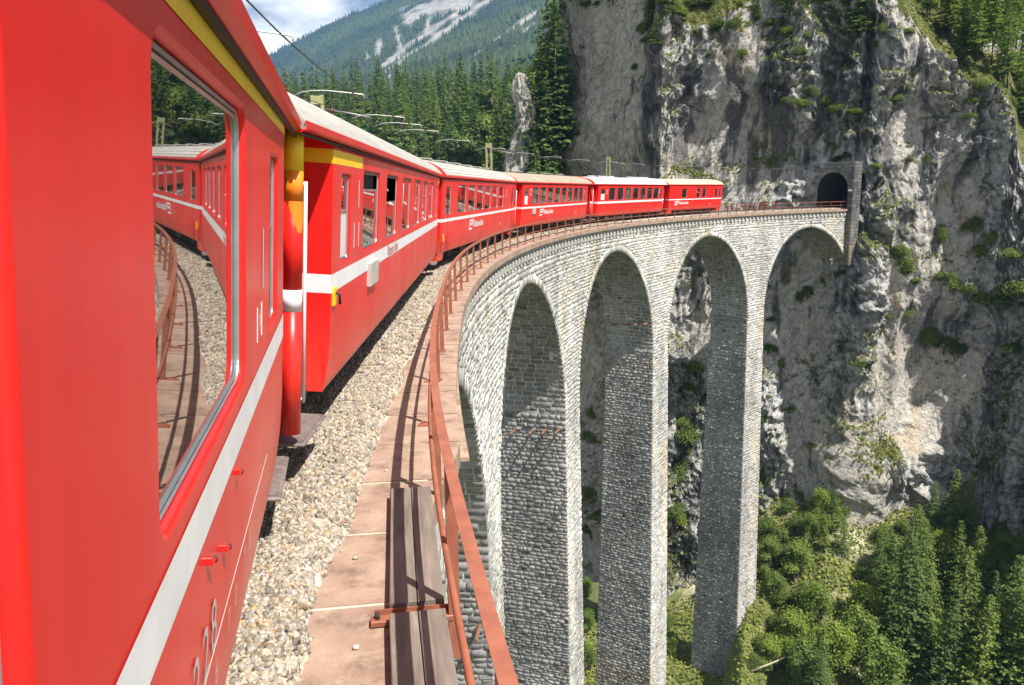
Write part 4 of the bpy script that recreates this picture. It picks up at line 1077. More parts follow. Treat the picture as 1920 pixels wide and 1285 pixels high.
arc = np.cumsum(np.concatenate([[0], np.hypot(np.diff(bx), np.diff(by))]))[:, None] + 0*V_
sm_mask = fbm(arc*0.055 + 3.1, Z*0.05, 1.7, 3)                 # >0: smooth pale walls, <0: crags
for (a, b, ra, rb, m_) in [(1770, 720, 90, 150, 1.8), (1520, 700, 70, 180, 1.4), (1800, 400, 50, 80, 1.5), (1680, 330, 40, 80, 1.0), (1140, 150, 75, 300, 2.0), (1340, 270, 45, 70, 1.2), (1440, 290, 45, 70, 1.1), (1720, 300, 40, 120, 0.7),
                            (1640, 520, 30, 160, -1.0), (1470, 130, 50, 90, -1.0), (1890, 300, 40, 200, -1.0), (1860, 600, 80, 60, -1.0), (1460, 850, 50, 110, -0.9), (1690, 900, 80, 40, -0.7), (1580, 180, 60, 100, -0.6)]:
    sm_mask = sm_mask + m_*np.exp(-((PX-a)/ra)**2 - ((Z-zpx(b))/(rb/FPX*102))**2)
smooth_ = sm(-0.22, 0.5, sm_mask)
rough_ = 1 - smooth_
wv = 0.9*fbm(arc*0.2, Z*0.14, 5.5, 3)
# domain warp so that nothing runs as a straight flute
aw = arc + 2.2*fbm(arc*0.11, Z*0.11, 7.7, 3); zw = Z + 3.0*fbm(arc*0.09, Z*0.09, 2.9, 3)
disp = disp + 2.0*fbm(aw*0.075, zw*0.065, 0.3, 4) + 0.7*ridged(aw*0.20, zw*0.14, 2.2, 3)*(0.3 + 0.7*rough_) - 0.4
disp = disp + (0.45*ridged(aw*0.42, zw*0.34, 8.2, 5, 0.56) - 0.5)*(0.12 + 0.88*rough_)
fr1, fr2, fr3 = facets(aw*0.34, zw*0.20, 3), facets(aw*0.85 + 3, zw*0.55, 11), facets(aw*2.1 + 9, zw*1.5, 29)
disp = disp + (1.05*fr1 + 0.50*fr2 + 0.20*fr3)*(0.16 + 0.84*rough_)                        # planar breaks along joints
disp = disp + (0.30*ridged(aw*0.95, zw*0.85, 4.4, 5, 0.64) - 0.1)*(0.12 + 0.88*rough_) + 0.10*fbm(aw*2.6, zw*2.6, 1.1, 3)
# strata: small ledges that tilt slightly
led = (Z*0.42 + 0.5*fbm(arc*0.12, Z*0.1, 9.1, 3) + arc*0.02); saw = led - np.floor(led)
disp = disp + 0.45*(np.where(saw < 0.85, 1-saw/0.85, 0) - 0.5)*rough_*(0.5 + 0.8*np.clip(fbm(arc*0.1, Z*0.1, 3.3, 2), 0, 1))
lim = np.clip((np.abs(PX-1565)-25)/60, 0.25, 1)                 # keep the rock off the portal
lim = np.where((Z > -4) & (Z < 9), lim, 1)
disp = np.where(disp > 0, disp*lim, disp)
onface = 1 - np.clip(f2*6, 0, 1)
X = X + nx_[:, None]*disp*onface; Y = Y + ny_[:, None]*disp*onface
Z = Z + (1-onface)*(1.6*fbm(X*0.07, Y*0.07, 4.4, 4) + 0.5*ridged(X*0.3, Y*0.3, 2.2, 3))
P = np.stack([X, Y, Z], -1)
du = np.gradient(P, axis=0); dv = np.gradient(P, axis=1); N = np.cross(du, dv); N /= np.linalg.norm(N, axis=-1, keepdims=True)
flip = np.where((N*(np.array([0, 0, 0.]) - P)).sum(-1, keepdims=True) > 0, 1, -1); N = N*np.where(np.median(flip) > 0, 1, -1)
# rock colours: grey limestone, pale tan fresh faces, blue black water streaks, moss and grass on ledges
n1 = fbm(arc*0.16, Z*0.16, 6.6, 5); n2 = fbm(arc*0.9, Z*0.9, 2.6, 4)
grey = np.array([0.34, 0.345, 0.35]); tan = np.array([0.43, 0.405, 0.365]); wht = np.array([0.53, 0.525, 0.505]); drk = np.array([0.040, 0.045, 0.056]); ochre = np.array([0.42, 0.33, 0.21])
def mixn(a, b, t): return a + (b - a)*np.clip(t, 0, 1)[..., None]
colr = grey + 0*P
colr = mixn(colr, tan, 0.25 + 0.75*smooth_ + 0.3*n1)
colr = mixn(colr, wht, rough_*np.clip(0.25 + 0.9*n2 + 0.5*n1, 0, 0.85))
colr = mixn(colr, ochre, np.clip(2.2*fbm(arc*0.22 + 7, Z*0.18, 4.1, 3) - 0.75, 0, 0.55)*smooth_)
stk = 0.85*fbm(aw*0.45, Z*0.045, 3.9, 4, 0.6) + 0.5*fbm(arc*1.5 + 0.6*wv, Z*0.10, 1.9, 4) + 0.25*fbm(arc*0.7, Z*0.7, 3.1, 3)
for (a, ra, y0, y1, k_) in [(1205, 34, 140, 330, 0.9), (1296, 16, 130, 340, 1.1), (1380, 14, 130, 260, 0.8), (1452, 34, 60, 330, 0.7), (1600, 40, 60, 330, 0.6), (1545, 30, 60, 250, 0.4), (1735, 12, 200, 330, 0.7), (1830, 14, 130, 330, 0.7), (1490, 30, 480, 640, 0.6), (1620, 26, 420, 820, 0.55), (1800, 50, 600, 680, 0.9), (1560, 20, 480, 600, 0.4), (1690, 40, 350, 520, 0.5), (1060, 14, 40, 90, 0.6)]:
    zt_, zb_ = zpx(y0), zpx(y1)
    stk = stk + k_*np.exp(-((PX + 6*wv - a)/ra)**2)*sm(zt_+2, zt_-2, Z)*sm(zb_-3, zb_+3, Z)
upm = np.interp(PX, [1000, 1240, 1300, 1660, 1760, 1900], [0.0, 0.12, 0.34, 0.34, 0.06, 0.10])*sm(-6, 8, Z) + 0.45*sm(1400, 1330, PX)*sm(-3, -9, Z) - 0.16*sm(0, -14, Z)  # also adds stain and painted shade to the rock behind the arches
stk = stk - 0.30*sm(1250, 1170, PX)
colr = mixn(colr, np.array([0.40, 0.36, 0.30]), 0.7*sm(1250, 1180, PX))
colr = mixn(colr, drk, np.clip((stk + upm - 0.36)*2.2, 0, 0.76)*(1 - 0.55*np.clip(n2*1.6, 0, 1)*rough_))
green = np.array([0.085, 0.11, 0.03]); strw = np.array([0.20, 0.17, 0.075])
gm = sm(0.42, 0.68, N[..., 2] + 0.20*n1 + 0.12*n2)*np.clip(0.62 + 1.3*fbm(arc*0.1, Z*0.1, 8.8, 3) + 0.25*sm(-5, 15, Z), 0, 1)
gm = np.maximum(gm, np.clip(1.6*f2*12 - 0.2, 0, 1)*sm(-1.1, -0.5, n1))
colr = mixn(colr, mixn(green + 0*P, strw, 0.35 + 0.8*n2), gm)
cf = P.reshape(-1, 3); idx = np.arange(NU*NV).reshape(NU, NV)
Fq = np.stack([idx[:-1, :-1], idx[1:, :-1], idx[1:, 1:], idx[:-1, 1:]], -1).reshape(-1, 4)
fc_ = cf[Fq].mean(1); fs_, fo_ = so(fc_[:, 0], fc_[:, 1])
inside = (fs_ > 112) & (fs_ < 145) & (np.abs(fo_) < 2.35) & (fc_[:, 2] > -0.35) & (fc_[:, 2] < 4.8)
Fq = Fq[~inside]
def rock_mat():
    mt, nt, bs = new_mat('limestone')
    a = nt.nodes.new('ShaderNodeVertexColor'); a.layer_name = 'Col'
    n = noise(nt, 1.3, 8, 0.68); r = ramp(nt, n.outputs['Fac'], [(0.28, (0.55, 0.56, 0.58)), (0.5, (1, 1, 1)), (0.72, (1.38, 1.36, 1.32))])
    c = mixc(nt, 1.0, a.outputs['Color'], r.outputs['Color'], 'MULTIPLY')
    n2 = noise(nt, 6.0, 6, 0.7); r2 = ramp(nt, n2.outputs['Fac'], [(0.34, (0.6, 0.6, 0.6)), (0.5, (1, 1, 1))])
    c = mixc(nt, 0.7, c, mixc(nt, 1.0, c, r2.outputs['Color'], 'MULTIPLY'))
    n5 = noise(nt, 16.0, 5, 0.7); r5 = ramp(nt, n5.outputs['Fac'], [(0.32, (0.66, 0.66, 0.67)), (0.66, (1.28, 1.27, 1.25))]); c = mixc(nt, 1.0, c, r5.outputs['Color'], 'MULTIPLY')
    tc_ = nt.nodes.new('ShaderNodeTexCoord'); wn = node(nt, 'ShaderNodeTexNoise', Scale=0.6, Detail=4, Roughness=0.6); nt.links.new(tc_.outputs['Object'], wn.inputs['Vector'])
    va = nt.nodes.new('ShaderNodeVectorMath'); va.operation = 'MULTIPLY_ADD'; nt.links.new(wn.outputs['Color'], va.inputs[0]); va.inputs[1].default_value = (2.2, 2.2, 2.2); nt.links.new(tc_.outputs['Object'], va.inputs[2])
    mp2 = nt.nodes.new('ShaderNodeMapping'); mp2.inputs['Scale'].default_value = (1.0, 1.0, 0.45); nt.links.new(va.outputs[0], mp2.inputs['Vector'])
    vo = nt.nodes.new('ShaderNodeTexVoronoi'); vo.feature = 'DISTANCE_TO_EDGE'; vo.inputs['Scale'].default_value = 0.55; nt.links.new(mp2.outputs[0], vo.inputs['Vector'])
    rc = ramp(nt, vo.outputs['Distance'], [(0.0, (0.30, 0.30, 0.31)), (0.035, (1, 1, 1))]); c = mixc(nt, 0.8, c, mixc(nt, 1.0, c, rc.outputs['Color'], 'MULTIPLY'))
    nt.links.new(c, bs.inputs['Base Color']); bs.inputs['Roughness'].default_value = 0.92; bs.inputs['Specular IOR Level'].default_value = 0.25
    h1 = noise(nt, 0.55, 9, 0.62); h1.noise_type = 'RIDGED_MULTIFRACTAL'
    h2 = noise(nt, 3.0, 8, 0.66)
    ad = nt.nodes.new('ShaderNodeMath'); ad.operation = 'MULTIPLY_ADD'; nt.links.new(h1.outputs['Fac'], ad.inputs[0]); ad.inputs[1].default_value = 0.6; nt.links.new(h2.outputs['Fac'], ad.inputs[2])
    bump(nt, bs, ad.outputs[0], 1.0, 0.34)
    return mt
CLIFF_M = rock_mat()
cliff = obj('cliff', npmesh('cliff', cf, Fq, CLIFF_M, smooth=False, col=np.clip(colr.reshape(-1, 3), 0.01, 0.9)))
tag(cliff, kind='structure')
P2_ = P[::2, ::2]; i2_ = np.arange(P2_.shape[0]*P2_.shape[1]).reshape(P2_.shape[:2])
BVH_C = BVHTree.FromPolygons(P2_.reshape(-1, 3).tolist(), np.stack([i2_[:-1, :-1], i2_[1:, :-1], i2_[1:, 1:], i2_[:-1, 1:]], -1).reshape(-1, 4).tolist())

# ------------------------------------------------------------------ valley floor and slope under the cliff
def ground_z(x, y):
    x = np.asarray(x, float); y = np.asarray(y, float); D = np.maximum(y*math.cos(PITCH), 1.0); px = 960 + FPX*x/D
    t = cliff_D(np.clip(px, 900, 2500)) - D
    zc_ = np.interp(px, [900, 1250, 1350, 1400, 1440, 1480, 1560, 1640, 1750, 1900, 2200], [-58, -58, -57, -56, -45, -41, -39.5, -40.5, -40, -41, -40])
    z = zc_ - np.interp(px, [1300, 1420, 1500], [0.05, 0.08, 0.62])*np.maximum(t-3, 0) - 0.1*np.clip(t, 0, 3)
    z = np.maximum(z, -66 + 1.0*perlin(x*0.05, y*0.05, 0.2))
    return z + 0.9*fbm(x*0.12, y*0.12, 1.3, 4)
gp = np.linspace(700, 2500, 260); gd = np.concatenate([np.linspace(22, 60, 30), np.linspace(60.5, 112, 120)])
GP, GD = np.meshgrid(gp, gd, indexing='ij'); gx, gy = (GP-960)/FPX*GD, GD/math.cos(PITCH); gz = ground_z(gx, gy)
idx = np.arange(gp.size*gd.size).reshape(gp.size, gd.size)
Fg = np.stack([idx[:-1, :-1], idx[1:, :-1], idx[1:, 1:], idx[:-1, 1:]], -1).reshape(-1, 4)
gcol = np.array([0.10, 0.115, 0.04]) + 0*gx[..., None]
gn = fbm(gx*0.16, gy*0.16, 0.7, 4); gn2 = fbm(gx*0.6, gy*0.6, 2.7, 3)
gcol = mixn(gcol, np.array([0.40, 0.36, 0.27]), np.clip((gn + 0.5*gn2 - 0.38)*3, 0, 0.9)); gcol = mixn(gcol, np.array([0.17, 0.17, 0.06]), np.clip(gn2*1.5, 0, 0.7))
for (a, b, ra, rb) in ((1595, 1015, 30, 28), (1830, 1010, 12, 40)):
    ppx, ppy, _d = pix(np.stack([gx, gy, gz], -1)); gcol = mixn(gcol, np.array([0.44, 0.40, 0.31]), 1.2*np.exp(-((ppx-a)/ra)**2 - ((ppy-b)/rb)**2) + 0.3*gn2*0)
valley = obj('valley_slope', npmesh('valley_slope', np.stack([gx, gy, gz], -1).reshape(-1, 3), Fg, attr_mat('valley_soil', 0.95, 2.5, 0.3, 0.8, 5, 0.15), smooth=True, col=gcol.reshape(-1, 3))); tag(valley, kind='structure')
BVH_G = BVHTree.FromPolygons(np.stack([gx, gy, gz], -1).reshape(-1, 3).tolist(), Fg.tolist())
gsh = MB(); gsh.add([(-2790, -58, -72), (1890, -58, -72), (1890, 2950, -72), (-2790, 2950, -72)], [(0, 1, 2, 3)])
tag(gsh.build('ground', simple('meadow_ground', (0.10, 0.12, 0.05), 0.95, var=0.3, scale=0.02)), kind='structure')

# ------------------------------------------------------------------ tunnel portal
portal = empty('tunnel_portal'); tag(portal, 'dark masonry tunnel portal with arched black mouth in the cliff', 'tunnel portal')
SP = 119.75; W_IN, Z_IN = 2.25, 2.45
def pp_(o, z, ds=0.0): return trk(SP, 0, 0) + rvec(SP)*o + tvec(SP)*ds + np.array([0, 0, z])
op = [(W_IN, -1.0), (W_IN, Z_IN)] + [(W_IN*math.cos(a), Z_IN + 2.25*math.sin(a)) for a in np.linspace(0, math.pi, 15)[1:-1]] + [(-W_IN, Z_IN), (-W_IN, -1.0)]
lin = MB(); pm = MB(); OL, OR_, ZT, ZBt = -2.5, 3.0, 6.0, -7.0
outer = [(OR_, -1.0), (OR_, Z_IN)] + [(max(min(2.9*math.cos(a)*1.6, OR_), OL), min(ZT if math.cos(a) > -0.1 else ZT + 1.6*(math.cos(a)+0.1), Z_IN + 6*math.sin(a))) for a in np.linspace(0, math.pi, 15)[1:-1]] + [(OL, Z_IN), (OL, -1.0)]
n = len(op)
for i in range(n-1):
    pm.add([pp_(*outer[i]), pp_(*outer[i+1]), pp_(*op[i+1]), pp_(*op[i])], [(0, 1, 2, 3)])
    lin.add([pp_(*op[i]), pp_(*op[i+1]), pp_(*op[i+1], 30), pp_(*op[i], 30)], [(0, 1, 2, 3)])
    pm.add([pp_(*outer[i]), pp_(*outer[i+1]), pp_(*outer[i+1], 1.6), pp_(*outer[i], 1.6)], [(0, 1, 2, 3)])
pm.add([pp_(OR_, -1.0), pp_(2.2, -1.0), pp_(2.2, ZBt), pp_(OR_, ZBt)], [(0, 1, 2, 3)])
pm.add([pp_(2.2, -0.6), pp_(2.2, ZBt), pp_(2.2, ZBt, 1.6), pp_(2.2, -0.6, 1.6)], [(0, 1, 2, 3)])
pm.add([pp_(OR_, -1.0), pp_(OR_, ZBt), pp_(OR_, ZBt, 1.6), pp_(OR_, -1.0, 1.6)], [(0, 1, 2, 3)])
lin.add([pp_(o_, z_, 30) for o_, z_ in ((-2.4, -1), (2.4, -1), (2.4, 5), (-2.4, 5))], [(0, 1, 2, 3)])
lin.build('lining', simple('tunnel_dark_lining', (0.022, 0.021, 0.02), 0.95, var=0.3), portal)  # near-black colour paints the tunnel's darkness onto the lining
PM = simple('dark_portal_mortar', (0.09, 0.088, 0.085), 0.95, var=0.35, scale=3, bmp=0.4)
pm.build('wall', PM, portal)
ST_V.clear(); ST_C.clear(); quads, nr = [], []
zc = grid_courses(ZT-0.02, ZBt, (0.34, 0.5))
for zt, zb in zip(zc, zc[1:]):
    zm = (zt+zb)/2
    if zm > Z_IN + 2.75: iv = [(OL + 2.2*max(0, zm-5.2), OR_)]
    elif zm > Z_IN: w_ = math.sqrt(max(0, 2.75**2 - (zm-Z_IN)**2)); iv = [(OL, -w_), (w_, OR_)]
    elif zm > -0.35: iv = [(OL, -W_IN), (W_IN, OR_)]
    else: iv = [(2.3, OR_)]
    for a, b in iv:
        for o0, o1 in split(a, b, (0.4, 0.9)):
            quads.append([pp_(o_, z_, 0.005) for o_, z_ in ((o0+.015, zb+.015), (o1-.015, zb+.015), (o1-.015, zt-.015), (o0+.015, zt-.015))]); nr.append(-tvec(SP))
    for d0, d1 in split(0.0, 1.6, (0.5, 0.9)):
        quads.append([pp_(OR_-.005, z_, d_) for d_, z_ in ((d0+.015, zb+.015), (d1-.015, zb+.015), (d1-.015, zt-.015), (d0+.015, zt-.015))]); nr.append(rvec(SP))
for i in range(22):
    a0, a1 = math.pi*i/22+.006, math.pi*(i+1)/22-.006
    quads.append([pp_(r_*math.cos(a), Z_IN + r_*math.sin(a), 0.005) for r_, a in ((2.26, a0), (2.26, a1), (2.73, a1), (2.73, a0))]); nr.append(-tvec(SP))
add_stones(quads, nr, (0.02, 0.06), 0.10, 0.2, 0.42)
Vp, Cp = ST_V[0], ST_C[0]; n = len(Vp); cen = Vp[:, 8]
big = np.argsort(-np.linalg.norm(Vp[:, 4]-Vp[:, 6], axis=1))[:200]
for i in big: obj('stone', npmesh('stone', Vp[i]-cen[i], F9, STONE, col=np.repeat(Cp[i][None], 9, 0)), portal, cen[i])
mk = np.ones(n, bool); mk[big] = False; Vr, Cr = Vp[mk], Cp[mk]; n = len(Vr)
if n:
    Ft = ((np.arange(n)*9)[:, None, None] + tri[None]).reshape(-1, 3)
    tag(obj('stonework', npmesh('stonework', Vr.reshape(-1, 3), Ft, STONE, col=np.repeat(Cr, 9, 0)), portal), kind='stuff')
pl = MB(); a = pp_(2.5, 2.3, -0.05); 
pl.add([pp_(2.35, 2.25, -0.14), pp_(2.85, 2.25, -0.14), pp_(2.85, 2.5, -0.14), pp_(2.35, 2.5, -0.14), pp_(2.35, 2.25, -0.10), pp_(2.85, 2.25, -0.10), pp_(2.85, 2.5, -0.10), pp_(2.35, 2.5, -0.10)], [(0, 1, 2, 3), (7, 6, 5, 4), (0, 4, 5, 1), (1, 5, 6, 2), (2, 6, 7, 3), (3, 7, 4, 0)])
tag(pl.build('number_plate', MAT['white']), 'small white plate fixed to the right of the tunnel mouth', 'plate')

# ------------------------------------------------------------------ rock spire
def spire(px, D, ztop_, width, label):
    x, y = at_px(px, D); nu, nv = 90, 200
    A, T = np.meshgrid(np.linspace(0, 2*math.pi, nu, endpoint=False), np.linspace(0, 1, nv), indexing='ij')
    zb = -20.0; Zs = zb + (ztop_-zb)*T
    rr_ = width*(0.80 + 0.30*(1-T)**0.8)*np.clip((1-T)*13, 0, 1)**0.4
    ca, sa = np.cos(A), np.sin(A)
    rr_ = rr_*np.clip(1 + 0.55*fbm(ca*0.9, sa*0.9, Zs*0.16, 3) + 0.30*ridged(ca*1.6, sa*1.6, Zs*0.35, 4) + 0.14*ridged(ca*4, sa*4, Zs*0.9, 3) - 0.25, 0.25, 2)
    Pn = np.stack([x + rr_*ca + 1.6*perlin(Zs*0.11, 2.2, 1.1), y + rr_*sa, Zs + 0*rr_], -1)
    idx = np.arange(nu*nv).reshape(nu, nv); i2 = np.roll(idx, -1, 0)
    Fq = np.stack([idx[:, :-1], i2[:, :-1], i2[:, 1:], idx[:, 1:]], -1).reshape(-1, 4)
    c = np.array([0.36, 0.345, 0.31])*(1 + 0.75*fbm(Pn[..., 0]*0.5, Pn[..., 1]*0.5, Pn[..., 2]*0.3, 4))[..., None]
    o = obj('rock_spire', npmesh('rock_spire', Pn.reshape(-1, 3), Fq, CLIFF_M, col=np.clip(c, 0.05, 0.7).reshape(-1, 3))); tag(o, label, 'rock')
spire(984, 125, 21.0, 1.6, 'pale sunlit rock pinnacle left of the cliff, in front of the forest')

# ------------------------------------------------------------------ foliage
def tufts(P, Nrm, size, r, aspect=0.55):
    """n leaf clumps as bent quads (two triangles folded) -> V,F"""
    n = len(P); a = np.cross(Nrm, r.normal(size=(n, 3))); a /= np.linalg.norm(a, axis=1)[:, None] + 1e-9
    b = np.cross(Nrm, a); sz = size[:, None] if hasattr(size, '__len__') else size
    v = np.stack([P - a*sz*aspect, P - b*sz*0.9*0.5 + Nrm*sz*0.15, P + a*sz*aspect, P + b*sz], 1)
    return v.reshape(-1, 3), np.array([(0, 1, 3), (1, 2, 3)])[None].repeat(n, 0) + (4*np.arange(n))[:, None, None]
def conifer_mesh(name, h, rad_, ntuft, size, seed, mat, tmat, base=0.12, dens=1.0, col0=(0.045, 0.075, 0.028), col1=(0.085, 0.125, 0.04), ragged=0.3):
    r = np.random.default_rng(seed)
    # whorled branches: each a line of tufts drooping outward
    Ps, Ns, Cs, Sz = [], [], [], []
    nb = max(20, ntuft//16)
    zf = base + (1-base)*r.uniform(0, 1, nb)**1.15*0.985
    ang = r.uniform(0, 2*math.pi, nb)
    reach = rad_*(1-zf)**0.78*(1-base)**-0.5*r.uniform(1-ragged, 1.12, nb) + 0.15
    for i in range(nb):
        m_ = max(3, int(16*reach[i]/rad_*1.25)); u = np.sqrt(r.uniform(0.02, 1, m_))
        L = reach[i]*u; sag = -0.22*L + 0.10*L*u
        w = r.normal(0, 0.16, m_)*(L*0.7+0.15)
        ca, sa = math.cos(ang[i]), math.sin(ang[i])
        Ps.append(np.stack([L*ca - w*sa, L*sa + w*ca, zf[i]*h + sag + r.normal(0, 0.06, m_)*size*3], -1))
        nn = np.stack([0.35*ca + r.normal(0, 0.35, m_), 0.35*sa + r.normal(0, 0.35, m_), 0.9 + 0*u], -1); Ns.append(nn/np.linalg.norm(nn, axis=1)[:, None])
        t = r.uniform(0, 1, m_)*0.75 + 0.25*r.uniform(); Cs.append(np.array(col0)[None]*(1-t[:, None]) + np.array(col1)[None]*t[:, None]); Sz.append(size*r.uniform(0.6, 1.35, m_)*(0.65 + 0.5*(1-zf[i])))
    P_, N_, C_, S_ = np.concatenate(Ps), np.concatenate(Ns), np.concatenate(Cs), np.concatenate(Sz)
    V, F = tufts(P_, N_, S_, r)
    crown = npmesh(name+'_crown', V, F.reshape(-1, 3), mat, col=np.repeat(C_, 4, 0))
    tb = MB(); tb.tube([(0, 0, -0.6), (0.02*h*0.2, 0, h*0.3), (0, 0, h*0.7), (0, 0, h*0.99)], [rad_*0.085+0.05, rad_*0.065+0.03, 0.05+rad_*0.02, 0.01], 7)
    for k in range(14):
        a = r.uniform(0, 6.28); z = h*(base*0.6 + (1-base*0.6)*r.uniform(0, 0.8)); L = rad_*(1-z/h)*0.8
        tb.tube([(0, 0, z), (L*math.cos(a), L*math.sin(a), z-0.18*L)], [0.03, 0.008], 4, cap=False)
    t = tb.build('tmp', tmat); me = t.data; me.name = name+'_trunk'; bpy.data.objects.remove(t)
    return crown, me
def bush_mesh(name, rad_, h, n, size, seed, mat, tmat, col0=(0.062, 0.10, 0.026), col1=(0.185, 0.225, 0.055), lobes=7):
    r = np.random.default_rng(seed); L = []
    for k in range(lobes):
        a = r.uniform(0, 6.28); q = rad_*0.62*math.sqrt(r.uniform(0, 1)); L.append((q*math.cos(a), q*math.sin(a), h*r.uniform(0.3, 0.82), rad_*r.uniform(0.28, 0.52)))
    Ps, Ns, Cs = [], [], []
    for (x, y, z, q) in L:
        m_ = n//lobes; d = r.normal(size=(m_, 3)); d /= np.linalg.norm(d, axis=1)[:, None]; d[:, 2] = np.where(d[:, 2] < -0.5, -d[:, 2], d[:, 2])
        rr_ = q*r.uniform(0.25, 1.12, m_)**0.6*(1 + 0.28*r.normal(size=m_)); rr_ = np.where(r.uniform(0, 1, m_) < 0.08, rr_*1.35, rr_)
        P = np.array([x, y, z])[None] + d*rr_[:, None]*np.array([1, 1, 0.85]); Ps.append(P)
        nn = d + 0.6*r.normal(size=(m_, 3)); nn[:, 2] += 0.5; Ns.append(nn/np.linalg.norm(nn, axis=1)[:, None])
        t = np.clip(r.uniform(0, 1, m_)*0.7 + 0.3*r.uniform(), 0, 1); Cs.append(np.array(col0)[None]*(1-t[:, None]) + np.array(col1)[None]*t[:, None])
    P_, N_, C_ = np.concatenate(Ps), np.concatenate(Ns), np.concatenate(Cs)
    keep = P_[:, 2] > 0.0; P_, N_, C_ = P_[keep], N_[keep], C_[keep]
    V, F = tufts(P_, N_, size*r.uniform(0.6, 1.4, len(P_)), r, 0.6)
    crown = npmesh(name+'_crown', V, F.reshape(-1, 3), mat, col=np.repeat(C_, 4, 0))
    tb = MB()
    for (x, y, z, q) in L: tb.tube([(x*0.1, y*0.1, -0.4), (x*0.5, y*0.5, z*0.5), (x, y, z)], [0.03*h**0.5+0.02, 0.02*h**0.5+0.012, 0.012], 5, cap=False)
    t = tb.build('tmp', tmat); me = t.data; me.name = name+'_trunk'; bpy.data.objects.remove(t)
    return crown, me
def leaf_mat(name, rnd=0.3):
    mt, nt, bs = new_mat(name)
    a = nt.nodes.new('ShaderNodeVertexColor'); a.layer_name = 'Col'
    oi = nt.nodes.new('ShaderNodeObjectInfo'); r2 = ramp(nt, oi.outputs['Random'], [(0, (1-rnd, 1-rnd*0.75, 1-rnd*0.6)), (0.5, (1, 1, 1)), (1, (1+rnd, 1+rnd*0.7, 1-rnd*0.2))])
    c = mixc(nt, 1.0, a.outputs['Color'], r2.outputs['Color'], 'MULTIPLY')
    nt.links.new(c, bs.inputs['Base Color']); bs.inputs['Roughness'].default_value = 0.65; bs.inputs['Specular IOR Level'].default_value = 0.25
    tr = nt.nodes.new('ShaderNodeBsdfTranslucent'); ms = nt.nodes.new('ShaderNodeMixShader'); ms.inputs['Fac'].default_value = 0.36
    c2 = mixc(nt, 1.0, c, (1.3, 1.5, 0.7), 'MULTIPLY'); nt.links.new(c2, tr.inputs['Color'])
    o = nt.nodes['Material Output']; nt.links.new(bs.outputs[0], ms.inputs[1]); nt.links.new(tr.outputs[0], ms.inputs[2]); nt.links.new(ms.outputs[0], o.inputs['Surface'])
    return mt
NEEDLE = leaf_mat('needle_foliage', 0.32); LEAF = leaf_mat('broad_leaf_foliage', 0.35)
BARK = simple('grey_brown_bark', (0.11, 0.085, 0.065), 0.95, var=0.3, scale=5, bmp=0.5, bscale=20, bdist=0.02)
FAR = [conifer_mesh('spruce', 24, r_, 5200, 0.44, 20+i, NEEDLE, BARK, 0.06, ragged=0.5, col0=(0.07, 0.12, 0.038), col1=(0.165, 0.225, 0.066)) for i, r_ in enumerate((3.6, 4.6, 3.0, 4.1, 5.2))]
NEARC = [conifer_mesh('near_spruce', 12, r_, n_, 0.165, 40+i, NEEDLE, BARK, b_, ragged=rg_, col0=(0.065, 0.11, 0.032), col1=(0.175, 0.235, 0.058)) for i, (r_, b_, n_, rg_) in enumerate(((2.6, 0.05, 13000, 0.6), (2.1, 0.16, 9000, 0.7), (3.1, 0.10, 14000, 0.65), (1.7, 0.2, 7000, 0.7), (3.4, 0.18, 12000, 0.75), (2.3, 0.28, 8000, 0.8)))]
LARCH = [conifer_mesh('larch', 11, r_, 5200, 0.18, 60+i, NEEDLE, BARK, 0.24, ragged=0.6, col0=(0.11, 0.165, 0.035), col1=(0.23, 0.29, 0.06)) for i, r_ in enumerate((1.9, 2.4, 1.6))]
BUSH = [bush_mesh('bush', 1.6, 2.0, 7500, 0.095, 80+i, LEAF, BARK, lobes=(5, 8, 11, 14)[i]) for i in range(4)]
LOOSE = [bush_mesh('young_tree', 1.9, 6.0, 9000, 0.12, 120+i, LEAF, BARK, (0.09, 0.145, 0.03), (0.26, 0.32, 0.07), lobes=24) for i in range(3)]
BROAD = [bush_mesh('broadleaf', 4.2, 11, 6000, 0.45, 90+i, LEAF, BARK, (0.07, 0.11, 0.03), (0.14, 0.19, 0.055), lobes=12) for i in range(2)]
PR = random.Random(99)
def plant(name, var, loc, sc, rz, label, cat, group, tilt=0.0, sz=None):
    o = empty(name); o.location = loc; o.rotation_euler = (tilt*math.cos(rz*3), tilt*math.sin(rz*3), rz); o.scale = (sc*PR.uniform(0.85, 1.18), sc*PR.uniform(0.85, 1.18), sc*(sz or 1)); tag(o, label, cat, group)
    a = obj('crown', var[0], o); b = obj('trunk', var[1], o); return o
r = random.Random(11)
# forest on the far hillside behind the train
HZ = [(150, -20), (200, -1), (250, 12), (330, 28), (430, 44), (520, 50)]
def hill_z(px, rr): return np.interp(rr, [a for a, b in HZ], [b for a, b in HZ])*(1 + 0*px) + np.interp(px, [450, 600, 760, 900, 1000, 1100], [-9, -5, -1.5, 0.5, 3, 6])*np.clip((rr-200)/150, 0, 1.2)
hp = np.linspace(380, 1180, 90); hr = np.linspace(140, 520, 70); HP, HR = np.meshgrid(hp, hr, indexing='ij')
hx, hy = (HP-960)/FPX*HR, HR/math.cos(PITCH); hz = hill_z(HP, HR) + 1.5*fbm(hx*0.03, hy*0.03, 0.5, 3)
idx = np.arange(hp.size*hr.size).reshape(hp.size, hr.size); Fh = np.stack([idx[:-1, :-1], idx[1:, :-1], idx[1:, 1:], idx[:-1, 1:]], -1).reshape(-1, 4)
tag(obj('forest_hillside', npmesh('forest_hillside', np.stack([hx, hy, hz], -1).reshape(-1, 3), Fh, simple('forest_floor', (0.04, 0.05, 0.02), 0.95, var=0.4, scale=0.2), smooth=True)), kind='structure')
pts = []
